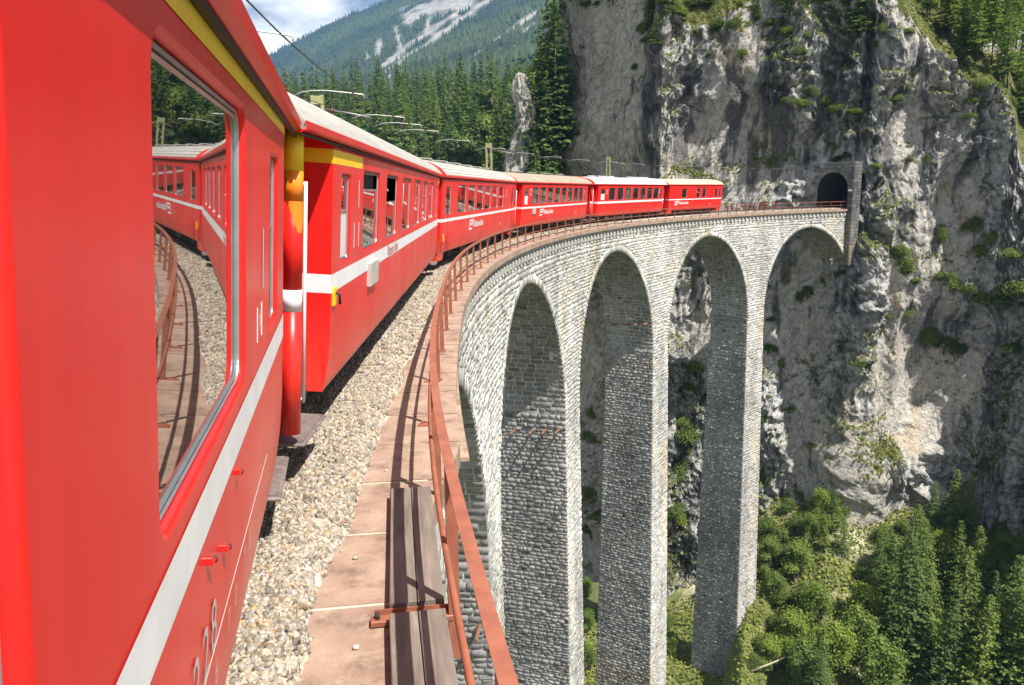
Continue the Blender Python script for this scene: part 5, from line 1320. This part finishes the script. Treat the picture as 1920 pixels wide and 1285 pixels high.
for k in range(9000):
    rr_ = math.sqrt(r.uniform(185**2, 440**2)); px_ = r.uniform(520, 1035); x, y = (px_-960)/FPX*rr_, rr_/math.cos(PITCH)
    if len(pts) >= 285: break
    if px_ > 985 and rr_ < 190: continue
    if all((x-a)**2 + (y-b)**2 > 6.6**2 for a, b, _, _ in pts): pts.append((x, y, rr_, px_))
for (x, y, rr_, px_) in pts:
    z = float(hill_z(px_, rr_))
    if r.random() < 0.20: plant('broadleaf_tree', r.choice(BROAD), (x, y, z), r.uniform(0.9, 1.4), r.uniform(0, 6.28), 'light green broadleaf tree among the spruces behind the train', 'tree', 'broadleaf trees in the far forest', sz=1.25)
    else: plant('spruce_tree', r.choice(FAR), (x, y, z), r.uniform(0.7, 1.4), r.uniform(0, 6.28), 'dark spruce in the dense forest on the hillside behind the train', 'tree', 'spruces of the far forest', 0.03)
# dark spruces on the left shoulder of the cliff
for k, (px_, D_, zb_, h_) in enumerate([(1000, 124, -8, 30), (1018, 126, 0, 27), (1028, 122, -4, 25), (1008, 119, -12, 22), (1035, 127, 8, 26), (1045, 124, 10, 22), (992, 128, -6, 24), (1015, 116, -14, 18), (1030, 117, -10, 17), (1042, 130, 16, 22), (1003, 114, -14, 20), (1012, 113, -16, 17), (966, 121, -16, 18), (996, 113, -18, 16)]):
    x, y = at_px(px_, D_); plant('spruce_tree', FAR[k % 5], (x, y, zb_), h_/24, k*1.3, 'dark spruce on the shaded left shoulder of the big cliff', 'tree', 'spruces on the cliff shoulder', sz=1.0)
def on_cliff(px_, py_):
    h = BVH_C.ray_cast(Vector((0, 0, CAM_H)), cam_ray(px_, py_)); return h[0], h[1]
# trees on the hillside above the crest, right, and on the terrace
NL = 0
for k in range(500):
    px_ = r.uniform(1600, 1925); py_ = r.uniform(-60, 300)
    if NL >= 75: break
    loc, nn = on_cliff(px_, py_)
    if loc is None or loc.z < 6: continue
    D_ = loc.y*math.cos(PITCH); 
    if D_ < float(cliff_D(px_)) + 2.0: continue
    NL += 1
    plant('larch_tree', r.choice(LARCH), (loc.x, loc.y, loc.z-0.3), r.uniform(0.6, 1.15), r.uniform(0, 6.28), 'bright green larch on the sunny slope above the cliff crest', 'tree', 'larches above the crest', 0.06)
for (px_, py_, h_) in [(1225, 30, 9), (1245, 20, 8), (1215, 60, 7), (1262, 28, 6), (1300, 12, 7), (1330, 10, 6), (1150, 2, 7), (1090, 2, 8), (1420, 30, 4), (1480, 20, 6), (1500, 25, 5), (1460, 8, 6), (1590, 15, 6), (1620, 30, 5), (1230, 85, 5), (1560, 30, 4)]:
    loc, nn = on_cliff(px_, py_)
    if loc: plant('young_spruce', NEARC[int(px_) % 4], (loc.x, loc.y, loc.z-0.3), h_/12, px_*0.7, 'small dark spruce rooted on the rock terrace at the cliff top', 'tree', 'small spruces on the cliff terrace')
# bushes that cling to ledges of the cliff
BL = [(1585, 297, 1.1), (1575, 300, .8), (1618, 322, .9), (1640, 318, .6), (1700, 300, 1.0), (1740, 305, .8), (1500, 560, 1.4), (1545, 530, 1.2), (1575, 515, 1.2), (1515, 553, .9), (1685, 480, 1.4), (1700, 510, 1.5), (1715, 530, 1.0), (1760, 450, 1.0), (1790, 540, 2.0), (1815, 545, 1.6), (1770, 525, 1.2), (1850, 560, 2.2), (1880, 570, 2.4), (1905, 560, 2.0), (1840, 470, 1.6), (1860, 450, 1.5), (1830, 430, 1.0), (1750, 640, 1.4), (1770, 655, 1.3), (1800, 665, 1.2), (1735, 625, 1.0), (1660, 595, .7), (1700, 590, .8), (1900, 480, 1.2), (1480, 770, .8), (1440, 745, .7), (1465, 690, .8), (1430, 790, .9), (1430, 900, 1.0), (1290, 730, 1.6), (1275, 800, 1.7), (1270, 860, 1.6), (1265, 960, 1.8), (1262, 1020, 1.8), (1280, 690, 1.2), (1098, 880, 1.6), (1100, 930, 1.6), (1278, 830, 2.2), (1268, 900, 2.4), (1110, 780, 1.4), (1105, 830, 1.8), (1290, 700, 2.0), (1262, 980, 2.4), (1108, 1000, 2.0), (1450, 600, 1.0), (1440, 660, 1.2),
      (1480, 190, 1.0), (1500, 200, 1.2), (1545, 195, 1.3), (1570, 205, 1.2), (1600, 215, 1.0), (1520, 180, .9), (1680, 190, 1.0), (1690, 170, .9), (1500, 105, 1.0), (1480, 60, 1.4), (1450, 45, 1.5), (1510, 70, 1.2), (1380, 50, 1.2), (1350, 55, 1.3), (1300, 60, 1.3), (1270, 50, 1.4), (1280, 40, 1.2), (1390, 105, .9), (1460, 110, .9), (1330, 105, .8), (1640, 85, .9), (1700, 60, 1.0), (1820, 190, 1.2), (1840, 165, 1.1), (1900, 200, 1.3), (1815, 220, .8), (1190, 130, 1.0), (1205, 60, 1.4), (1215, 75, 1.2), (1870, 165, 1.0), (1620, 40, 1.0), (1660, 60, 1.0), (1415, 300, 0.5), (1100, 10, 1.0), (1060, 15, 1.3), (1120, 6, 1.0)]
ppx_, ppy_, _q = pix(P); cand = np.argwhere((N[..., 2] > 0.42) & (gm > 0.3) & (ppx_ > 1240) & (ppx_ < 1915) & (ppy_ > 5) & (ppy_ < 900) & (f2 < 0.05) & (np.abs(ppx_-1545) > 60))
for k in range(16):
    i_, j_ = cand[(k*7919 + 13) % len(cand)]; BL.append((float(ppx_[i_, j_]), float(ppy_[i_, j_]), 0.45 + 0.7*((k*31) % 10)/10))
for (px_, py_, s_) in BL:
    loc, nn = on_cliff(px_, py_)
    if loc: plant('cliff_bush', r.choice(BUSH), (loc.x, loc.y, loc.z - 0.35*s_), s_*r.uniform(0.45, 0.9), r.uniform(0, 6.28), 'green bush clinging to a ledge of the grey cliff', 'bush', 'bushes on the cliff ledges', 0.25, sz=r.uniform(0.55, 1.15))
# dense strip of brush on the cliff where it carries soil
GR = np.random.default_rng(3); up_ = (N[..., 2] > 0.36) & (gm > 0.35) & (PX > 1030) & (PX < 1960) & (f2 < 0.45) & ~((np.abs(PX-1555) < 60) & (Z > -1.5) & (Z < 6.5)); ids = np.argwhere(up_)
sel = ids[GR.integers(0, len(ids), 70000)]; PP = P[sel[:, 0], sel[:, 1]] + GR.normal(0, 0.10, (len(sel), 3)); NN = N[sel[:, 0], sel[:, 1]]*0.6 + np.array([0, 0, 0.7]) + GR.normal(0, 0.5, (len(sel), 3)); NN /= np.linalg.norm(NN, axis=1)[:, None]
Vt, Ft = tufts(PP + NN*0.05, NN, GR.uniform(0.12, 0.34, len(sel)), GR, 0.45); t_ = GR.uniform(0, 1, (len(sel), 1)); ct = np.array([0.06, 0.095, 0.022])*(1-t_) + np.array([0.19, 0.20, 0.055])*t_
tag(obj('ledge_grass', npmesh('ledge_grass', Vt, Ft.reshape(-1, 3), LEAF, col=np.repeat(ct, 4, 0))), 'grass and heather tufts growing on the cliff ledges', 'grass', kind='stuff')
# valley: undergrowth, shrubs, spruces
n = 42000; ppx = GR.uniform(1080, 2050, n); pd = GR.uniform(66, 106, n); x_, y_ = (ppx-960)/FPX*pd, pd/math.cos(PITCH)
keep = (fbm(x_*0.14, y_*0.14, 0.7, 3) < 0.42); x_, y_ = x_[keep], y_[keep]; z_ = ground_z(x_, y_)
NN = np.array([0, 0, 0.8]) + GR.normal(0, 0.5, (len(x_), 3)); NN /= np.linalg.norm(NN, axis=1)[:, None]
Vt, Ft = tufts(np.stack([x_, y_, z_ + GR.uniform(0.0, 0.5, len(x_))], -1), NN, GR.uniform(0.14, 0.42, len(x_)), GR, 0.5); t_ = np.clip(GR.uniform(0, 1, (len(x_), 1))*0.6 + 0.5*fbm(x_*0.25, y_*0.25, 5.5, 2)[:, None] + 0.2, 0, 1); ct = np.array([0.09, 0.135, 0.028])*(1-t_) + np.array([0.29, 0.30, 0.08])*t_
tag(obj('undergrowth', npmesh('undergrowth', Vt, Ft.reshape(-1, 3), LEAF, col=np.repeat(ct, 4, 0))), 'low green undergrowth covering the valley slope below the cliff', 'undergrowth', kind='stuff')
def on_ground(px_, py_):
    h = BVH_G.ray_cast(Vector((0, 0, CAM_H)), cam_ray(px_, py_)); return h[0]
for (px_, py_, s_, k) in [(1450, 1020, 2.0, 0), (1490, 1000, 1.8, 1), (1550, 985, 2.2, 2), (1575, 965, 2.4, 3), (1530, 960, 1.8, 0), (1610, 960, 1.6, 1), (1640, 965, 1.5, 2), (1470, 1060, 1.9, 3), (1460, 1130, 1.8, 2), (1500, 1140, 2.0, 3), (1450, 1190, 1.8, 1), (1500, 1210, 2.2, 2), (1540, 1230, 2.4, 3), (1470, 1250, 2.2, 0), (1580, 1250, 2.2, 1), (1620, 1090, 1.6, 2), (1880, 1010, 1.5, 0), (1910, 1040, 1.5, 1), (1860, 1060, 1.4, 2), (1430, 1000, 1.7, 3), (1440, 1090, 1.5, 0), (1520, 1275, 2.4, 1), (1600, 1200, 2.2, 2), (1250, 1180, 1.6, 0), (1255, 1100, 1.6, 1), (1258, 1040, 1.6, 2), (1650, 1010, 1.5, 0), (1690, 1000, 1.3, 1), (1430, 1220, 1.6, 3), (1410, 1250, 1.3, 2), (1480, 960, 1.5, 1), (1585, 930, 1.6, 2), (1505, 940, 1.3, 3)]:
    loc = on_ground(px_, py_)
    if loc: plant('valley_shrub', BUSH[k], (loc.x, loc.y, loc.z-0.2), s_*0.62, px_*0.37, 'rounded green shrub on the slope beside the last pier', 'shrub', 'shrubs on the valley slope', sz=1.1)
for k, (px_, py_, h_) in enumerate([(1742, 1010, 8.5), (1775, 1020, 9.5), (1802, 1015, 8.0), (1690, 1120, 11), (1660, 1150, 9), (1720, 1140, 9), (1790, 1150, 11.5), (1830, 1160, 10), (1700, 1230, 12), (1740, 1250, 12), (1800, 1260, 13), (1850, 1240, 12), (1915, 1230, 12), (1870, 1290, 13), (1760, 1320, 13), (1820, 1350, 13), (1920, 1340, 13), (1560, 990, 5.5), (1580, 1040, 4.5), (1545, 1030, 4), (1500, 1020, 4), (1720, 1060, 7), (1668, 1060, 6), (1905, 1110, 8), (1530, 1340, 8), (1860, 1120, 8), (1640, 1110, 6)]):
    loc = on_ground(px_, min(py_, 1500))
    if loc: plant('valley_spruce', NEARC[(k*5+k//4) % 6], (loc.x, loc.y, loc.z-0.3), h_/12*(1.0+0.4*((k*37) % 11)/11), k*1.7, 'green spruce standing on the valley slope in the lower right', 'tree', 'spruces on the valley slope', 0.05)
for k, (px_, py_, h_) in enumerate([(1450, 1130, 5), (1490, 1090, 6), (1530, 1180, 6), (1560, 1260, 7), (1480, 1230, 6), (1620, 1180, 7), (1600, 1240, 7.5), (1655, 1090, 6), (1780, 1090, 6), (1820, 1110, 6), (1880, 1060, 5), (1900, 1150, 7), (1640, 1320, 8), (1440, 1060, 4.5), (1520, 1020, 4.5), (1098, 1120, 4), (1100, 1190, 4), (1104, 1260, 4), (1256, 1230, 4), (1760, 1060, 5), (1540, 970, 5), (1500, 1300, 7), (1440, 1270, 5)]):
    loc = on_ground(px_, py_)
    if loc: plant('young_tree', LOOSE[k % 3], (loc.x, loc.y, loc.z-0.2), h_/6, k*2.1, 'loose light green broadleaf tree on the valley slope', 'tree', 'young broadleaf trees in the valley', 0.06, sz=1.0 + 0.25*((k*7) % 5)/5)
tb = MB().tube([(0, 0, 0), (2.4, 0.6, 0.5), (4.6, 1.0, 1.2)], [0.12, 0.10, 0.05], 7)
l0 = on_ground(1408, 1262)
if l0:
    fl = tb.build('fallen_trunk', simple('bleached_wood', (0.38, 0.33, 0.27), 0.9, var=0.2), None, (l0.x, l0.y, l0.z+0.25)); tag(fl, 'pale fallen trunk lying near the foot of the last pier', 'log')

byg = {}
for o in COL.objects:
    if o.parent is None and 'group' in o: byg.setdefault(o['group'], []).append(o)
BIG = (-1e9, 1e9, -1e9, 1e9)
relabel(byg['spruces on the valley slope'], 'green spruce', [(0, 1640, 0, 1080, 'below the foot of the cliff left of the pale scree'), (0, 1640, 1080, 1e9, 'among the shrubs right of the last pier'), (1640, 1e9, 0, 1090, 'just under the cliff foot on the right'), (1640, 1790, 1090, 1e9, 'low in the dark wood of the lower right'), (1790, 1e9, 1090, 1e9, 'by the lower right corner'), (*BIG, 'on the valley slope')])
VC = [(0, 1180, 0, 1e9, 'seen between the second and third piers'), (1180, 1350, 0, 1e9, 'seen between the third and last piers'), (0, 1640, 0, 1080, 'left of the pale scree below the cliff'), (0, 1640, 1080, 1e9, 'on the slope right of the last pier'), (1640, 1e9, 0, 1090, 'just under the cliff foot on the right'), (*BIG, 'low in the wood of the lower right')]
relabel(byg['young broadleaf trees in the valley'], 'loose green broadleaf tree', VC)
relabel(byg['shrubs on the valley slope'], 'rounded green shrub', [(0, 1350, 0, 1e9, 'seen through the gap between the tall piers'), (1350, 1e9, 0, 1000, 'against the foot of the cliff'), (1350, 1530, 1000, 1e9, 'on the slope beside the last pier'), (1530, 1700, 1000, 1e9, 'on the slope below the pale scree'), (1700, 1e9, 1000, 1e9, 'on the grassy slope near the right edge'), (*BIG, 'on the valley slope')])
relabel(byg['bushes on the cliff ledges'], 'green bush', [(0, 1200, 400, 1e9, 'on rock seen through the second arch'), (1200, 1350, 400, 1e9, 'on rock seen through the third arch'), (1350, 1660, 280, 340, 'above the tunnel portal'), (0, 1430, 0, 400, 'on the left part of the cliff top'), (1430, 1640, 0, 400, 'on the crags above the tunnel'), (1640, 1e9, 0, 400, 'on the crags at the upper right'), (1350, 1620, 400, 1e9, 'on rock under and beside the last arch'), (1620, 1760, 400, 1e9, 'on the ribs right of the portal'), (1760, 1e9, 400, 1e9, 'on the wide ledges at the right edge'), (*BIG, 'on the cliff')])
relabel(byg['larches above the crest'], 'bright green larch', [(0, 1720, -1e9, 1e9, 'at the left end of the sunny crest'), (1720, 1775, -1e9, 60, 'on the upper middle of the sunny slope'), (1775, 1830, -1e9, 60, 'right of the upper middle of the sunny slope'), (1720, 1830, 60, 1e9, 'on the lower middle of the sunny slope'), (1830, 1e9, -1e9, 60, 'at the upper right corner'), (*BIG, 'low on the sunny slope at the right edge')])
relabel(byg['small spruces on the cliff terrace'], 'small dark spruce', [(0, 1210, -1e9, 1e9, 'on top of the left rock tower'), (1210, 1350, -1e9, 1e9, 'in the notch of the cliff top'), (*BIG, 'along the cliff top above the tunnel')])
relabel(byg['spruces on the cliff shoulder'], 'dark spruce', [(*BIG, 'on the shaded left shoulder of the cliff')])

# ------------------------------------------------------------------ far mountain
mp_ = np.linspace(-400, 1500, 420); mt_ = np.linspace(0, 1, 200)
MP, MT = np.meshgrid(mp_, mt_, indexing='ij')
ridge_y = np.interp(mp_, [-400, 0, 300, 420, 505, 560, 640, 700, 760, 820, 900, 1000, 1150, 1300, 1500], [290, 235, 175, 150, 113, 84, 46, 24, 3, -22, -60, -110, -160, -190, -220])
Dm = 900 + 1900*MT
zr_ = CAM_H + (349 - ridge_y)/FPX*2800
mx_, my_ = (MP-960)/FPX*Dm, Dm/math.cos(PITCH)
base_z = np.interp(mp_, [-400, 300, 520, 700, 1000, 1500], [-20, 30, 60, 110, 150, 170])[:, None]
mz = base_z + (zr_[:, None]-base_z)*MT**1.2 + (36*fbm(mx_*0.0022, my_*0.0022, 0.4, 4) + 14*ridged(mx_*0.006, my_*0.006, 1.4, 3) - 22)*np.sin(math.pi*np.clip(MT, 0, 1))**1.2 + 3*fbm(mx_*0.02, my_*0.02, 3.3, 3)
mz = mz - 260*np.clip(1 - MT/0.06, 0, 1)
Pm = np.stack([mx_, my_, mz], -1); qx, qy, qd = pix(Pm)
mcol = np.array([0.022, 0.038, 0.026]) + 0*Pm
nA = fbm(mx_*0.004, my_*0.004, 5.5, 4); nB = fbm(mx_*0.02, my_*0.02, 2.5, 3)
mcol = mixn(mcol, np.array([0.045, 0.068, 0.030]), np.clip(0.4 + 1.4*nA + 0.5*(MP-700)/500, 0, 1))  # lighter patches paint sunlit forest into the colour, more towards the right
def seg(ax, ay, bx_, by_, w0, w1):
    dx, dy = bx_-ax, by_-ay; t = np.clip(((qx-ax)*dx + (qy-ay)*dy)/(dx*dx+dy*dy), 0, 1); d = np.hypot(qx-ax-t*dx, qy-ay-t*dy); w = 1.1*(w0 + (w1-w0)*t)
    return np.clip(1.3 - d/w + 0.9*nB, 0, 1)
sc_ = 0*qx
for a in [(742, 50, 752, 95, 4, 5), (752, 96, 800, 62, 5, 4), (800, 62, 806, 20, 5, 4), (800, 62, 880, 10, 6, 5), (752, 98, 705, 135, 5, 3), (930, -10, 800, 82, 5, 6), (800, 82, 700, 150, 5, 3), (1010, 20, 880, 110, 3, 1.5), (1000, 45, 965, 75, 2.5, 2), (970, 65, 960, 92, 3, 1.5), (765, 130, 710, 152, 4, 3), (712, 85, 706, 105, 7, 3), (688, 100, 690, 112, 4, 2), (770, 30, 880, -5, 14, 18), (860, 20, 880, 0, 8, 10)]:
    sc_ = np.maximum(sc_, seg(*a))
mcol = mixn(mcol, np.array([0.31, 0.295, 0.275]), sc_)
idx = np.arange(mp_.size*mt_.size).reshape(mp_.size, mt_.size); Fm = np.stack([idx[:-1, :-1], idx[1:, :-1], idx[1:, 1:], idx[:-1, 1:]], -1).reshape(-1, 4)
tag(obj('mountain', npmesh('mountain', Pm.reshape(-1, 3), Fm, attr_mat('mountain_forest', 0.95, 0.05, 0.25, 0.8, 0.12, 6.0), smooth=True, col=mcol.reshape(-1, 3))), kind='structure')
n = 26000; iu = GR.integers(150, 385, n); iv = GR.integers(2, 200, n); ok = sc_[iu, iv] < 0.15; iu, iv = iu[ok], iv[ok]; n = len(iu)
B = Pm[iu, iv] + np.stack([GR.uniform(-6, 6, n), GR.uniform(-6, 6, n), np.zeros(n)], -1); hh = GR.uniform(6, 15, n); ww = hh*0.22
a4 = np.array([(1, 0), (0, 1), (-1, 0), (0, -1)]); cv = np.concatenate([B[:, None, :] + np.concatenate([a4[None]*ww[:, None, None], np.full((n, 4, 1), -2.0)], -1), (B + np.stack([0*hh, 0*hh, hh], -1))[:, None, :]], 1)
cf_ = np.array([(0, 1, 4), (1, 2, 4), (2, 3, 4), (3, 0, 4)])[None] + (5*np.arange(n))[:, None, None]; t_ = GR.uniform(0.6, 1.3, (n, 1)); ct = mcol[iu, iv]*t_
tag(obj('mountain_forest', npmesh('mountain_forest', cv.reshape(-1, 3), cf_.reshape(-1, 3), attr_mat('far_needles', 0.9, 1, 0.1, 0), col=np.repeat(ct, 5, 0))), 'far blue green forest covering the distant mountain side', 'forest', kind='stuff')

# ------------------------------------------------------------------ haze
hzb = MB().box(-2800, 1900, -60, 2960, -74, 1350)
mt = bpy.data.materials.new('thin_mountain_air'); mt.use_nodes = True; nt = mt.node_tree; nt.nodes.clear()
o_ = nt.nodes.new('ShaderNodeOutputMaterial'); pv = nt.nodes.new('ShaderNodeVolumePrincipled'); pv.inputs['Color'].default_value = (0.26, 0.56, 1.0, 1); pv.inputs['Density'].default_value = 0.00010; pv.inputs['Anisotropy'].default_value = 0.0
nt.links.new(pv.outputs[0], o_.inputs['Volume'])
hz_ = hzb.build('haze', mt); tag(hz_, kind='stuff')
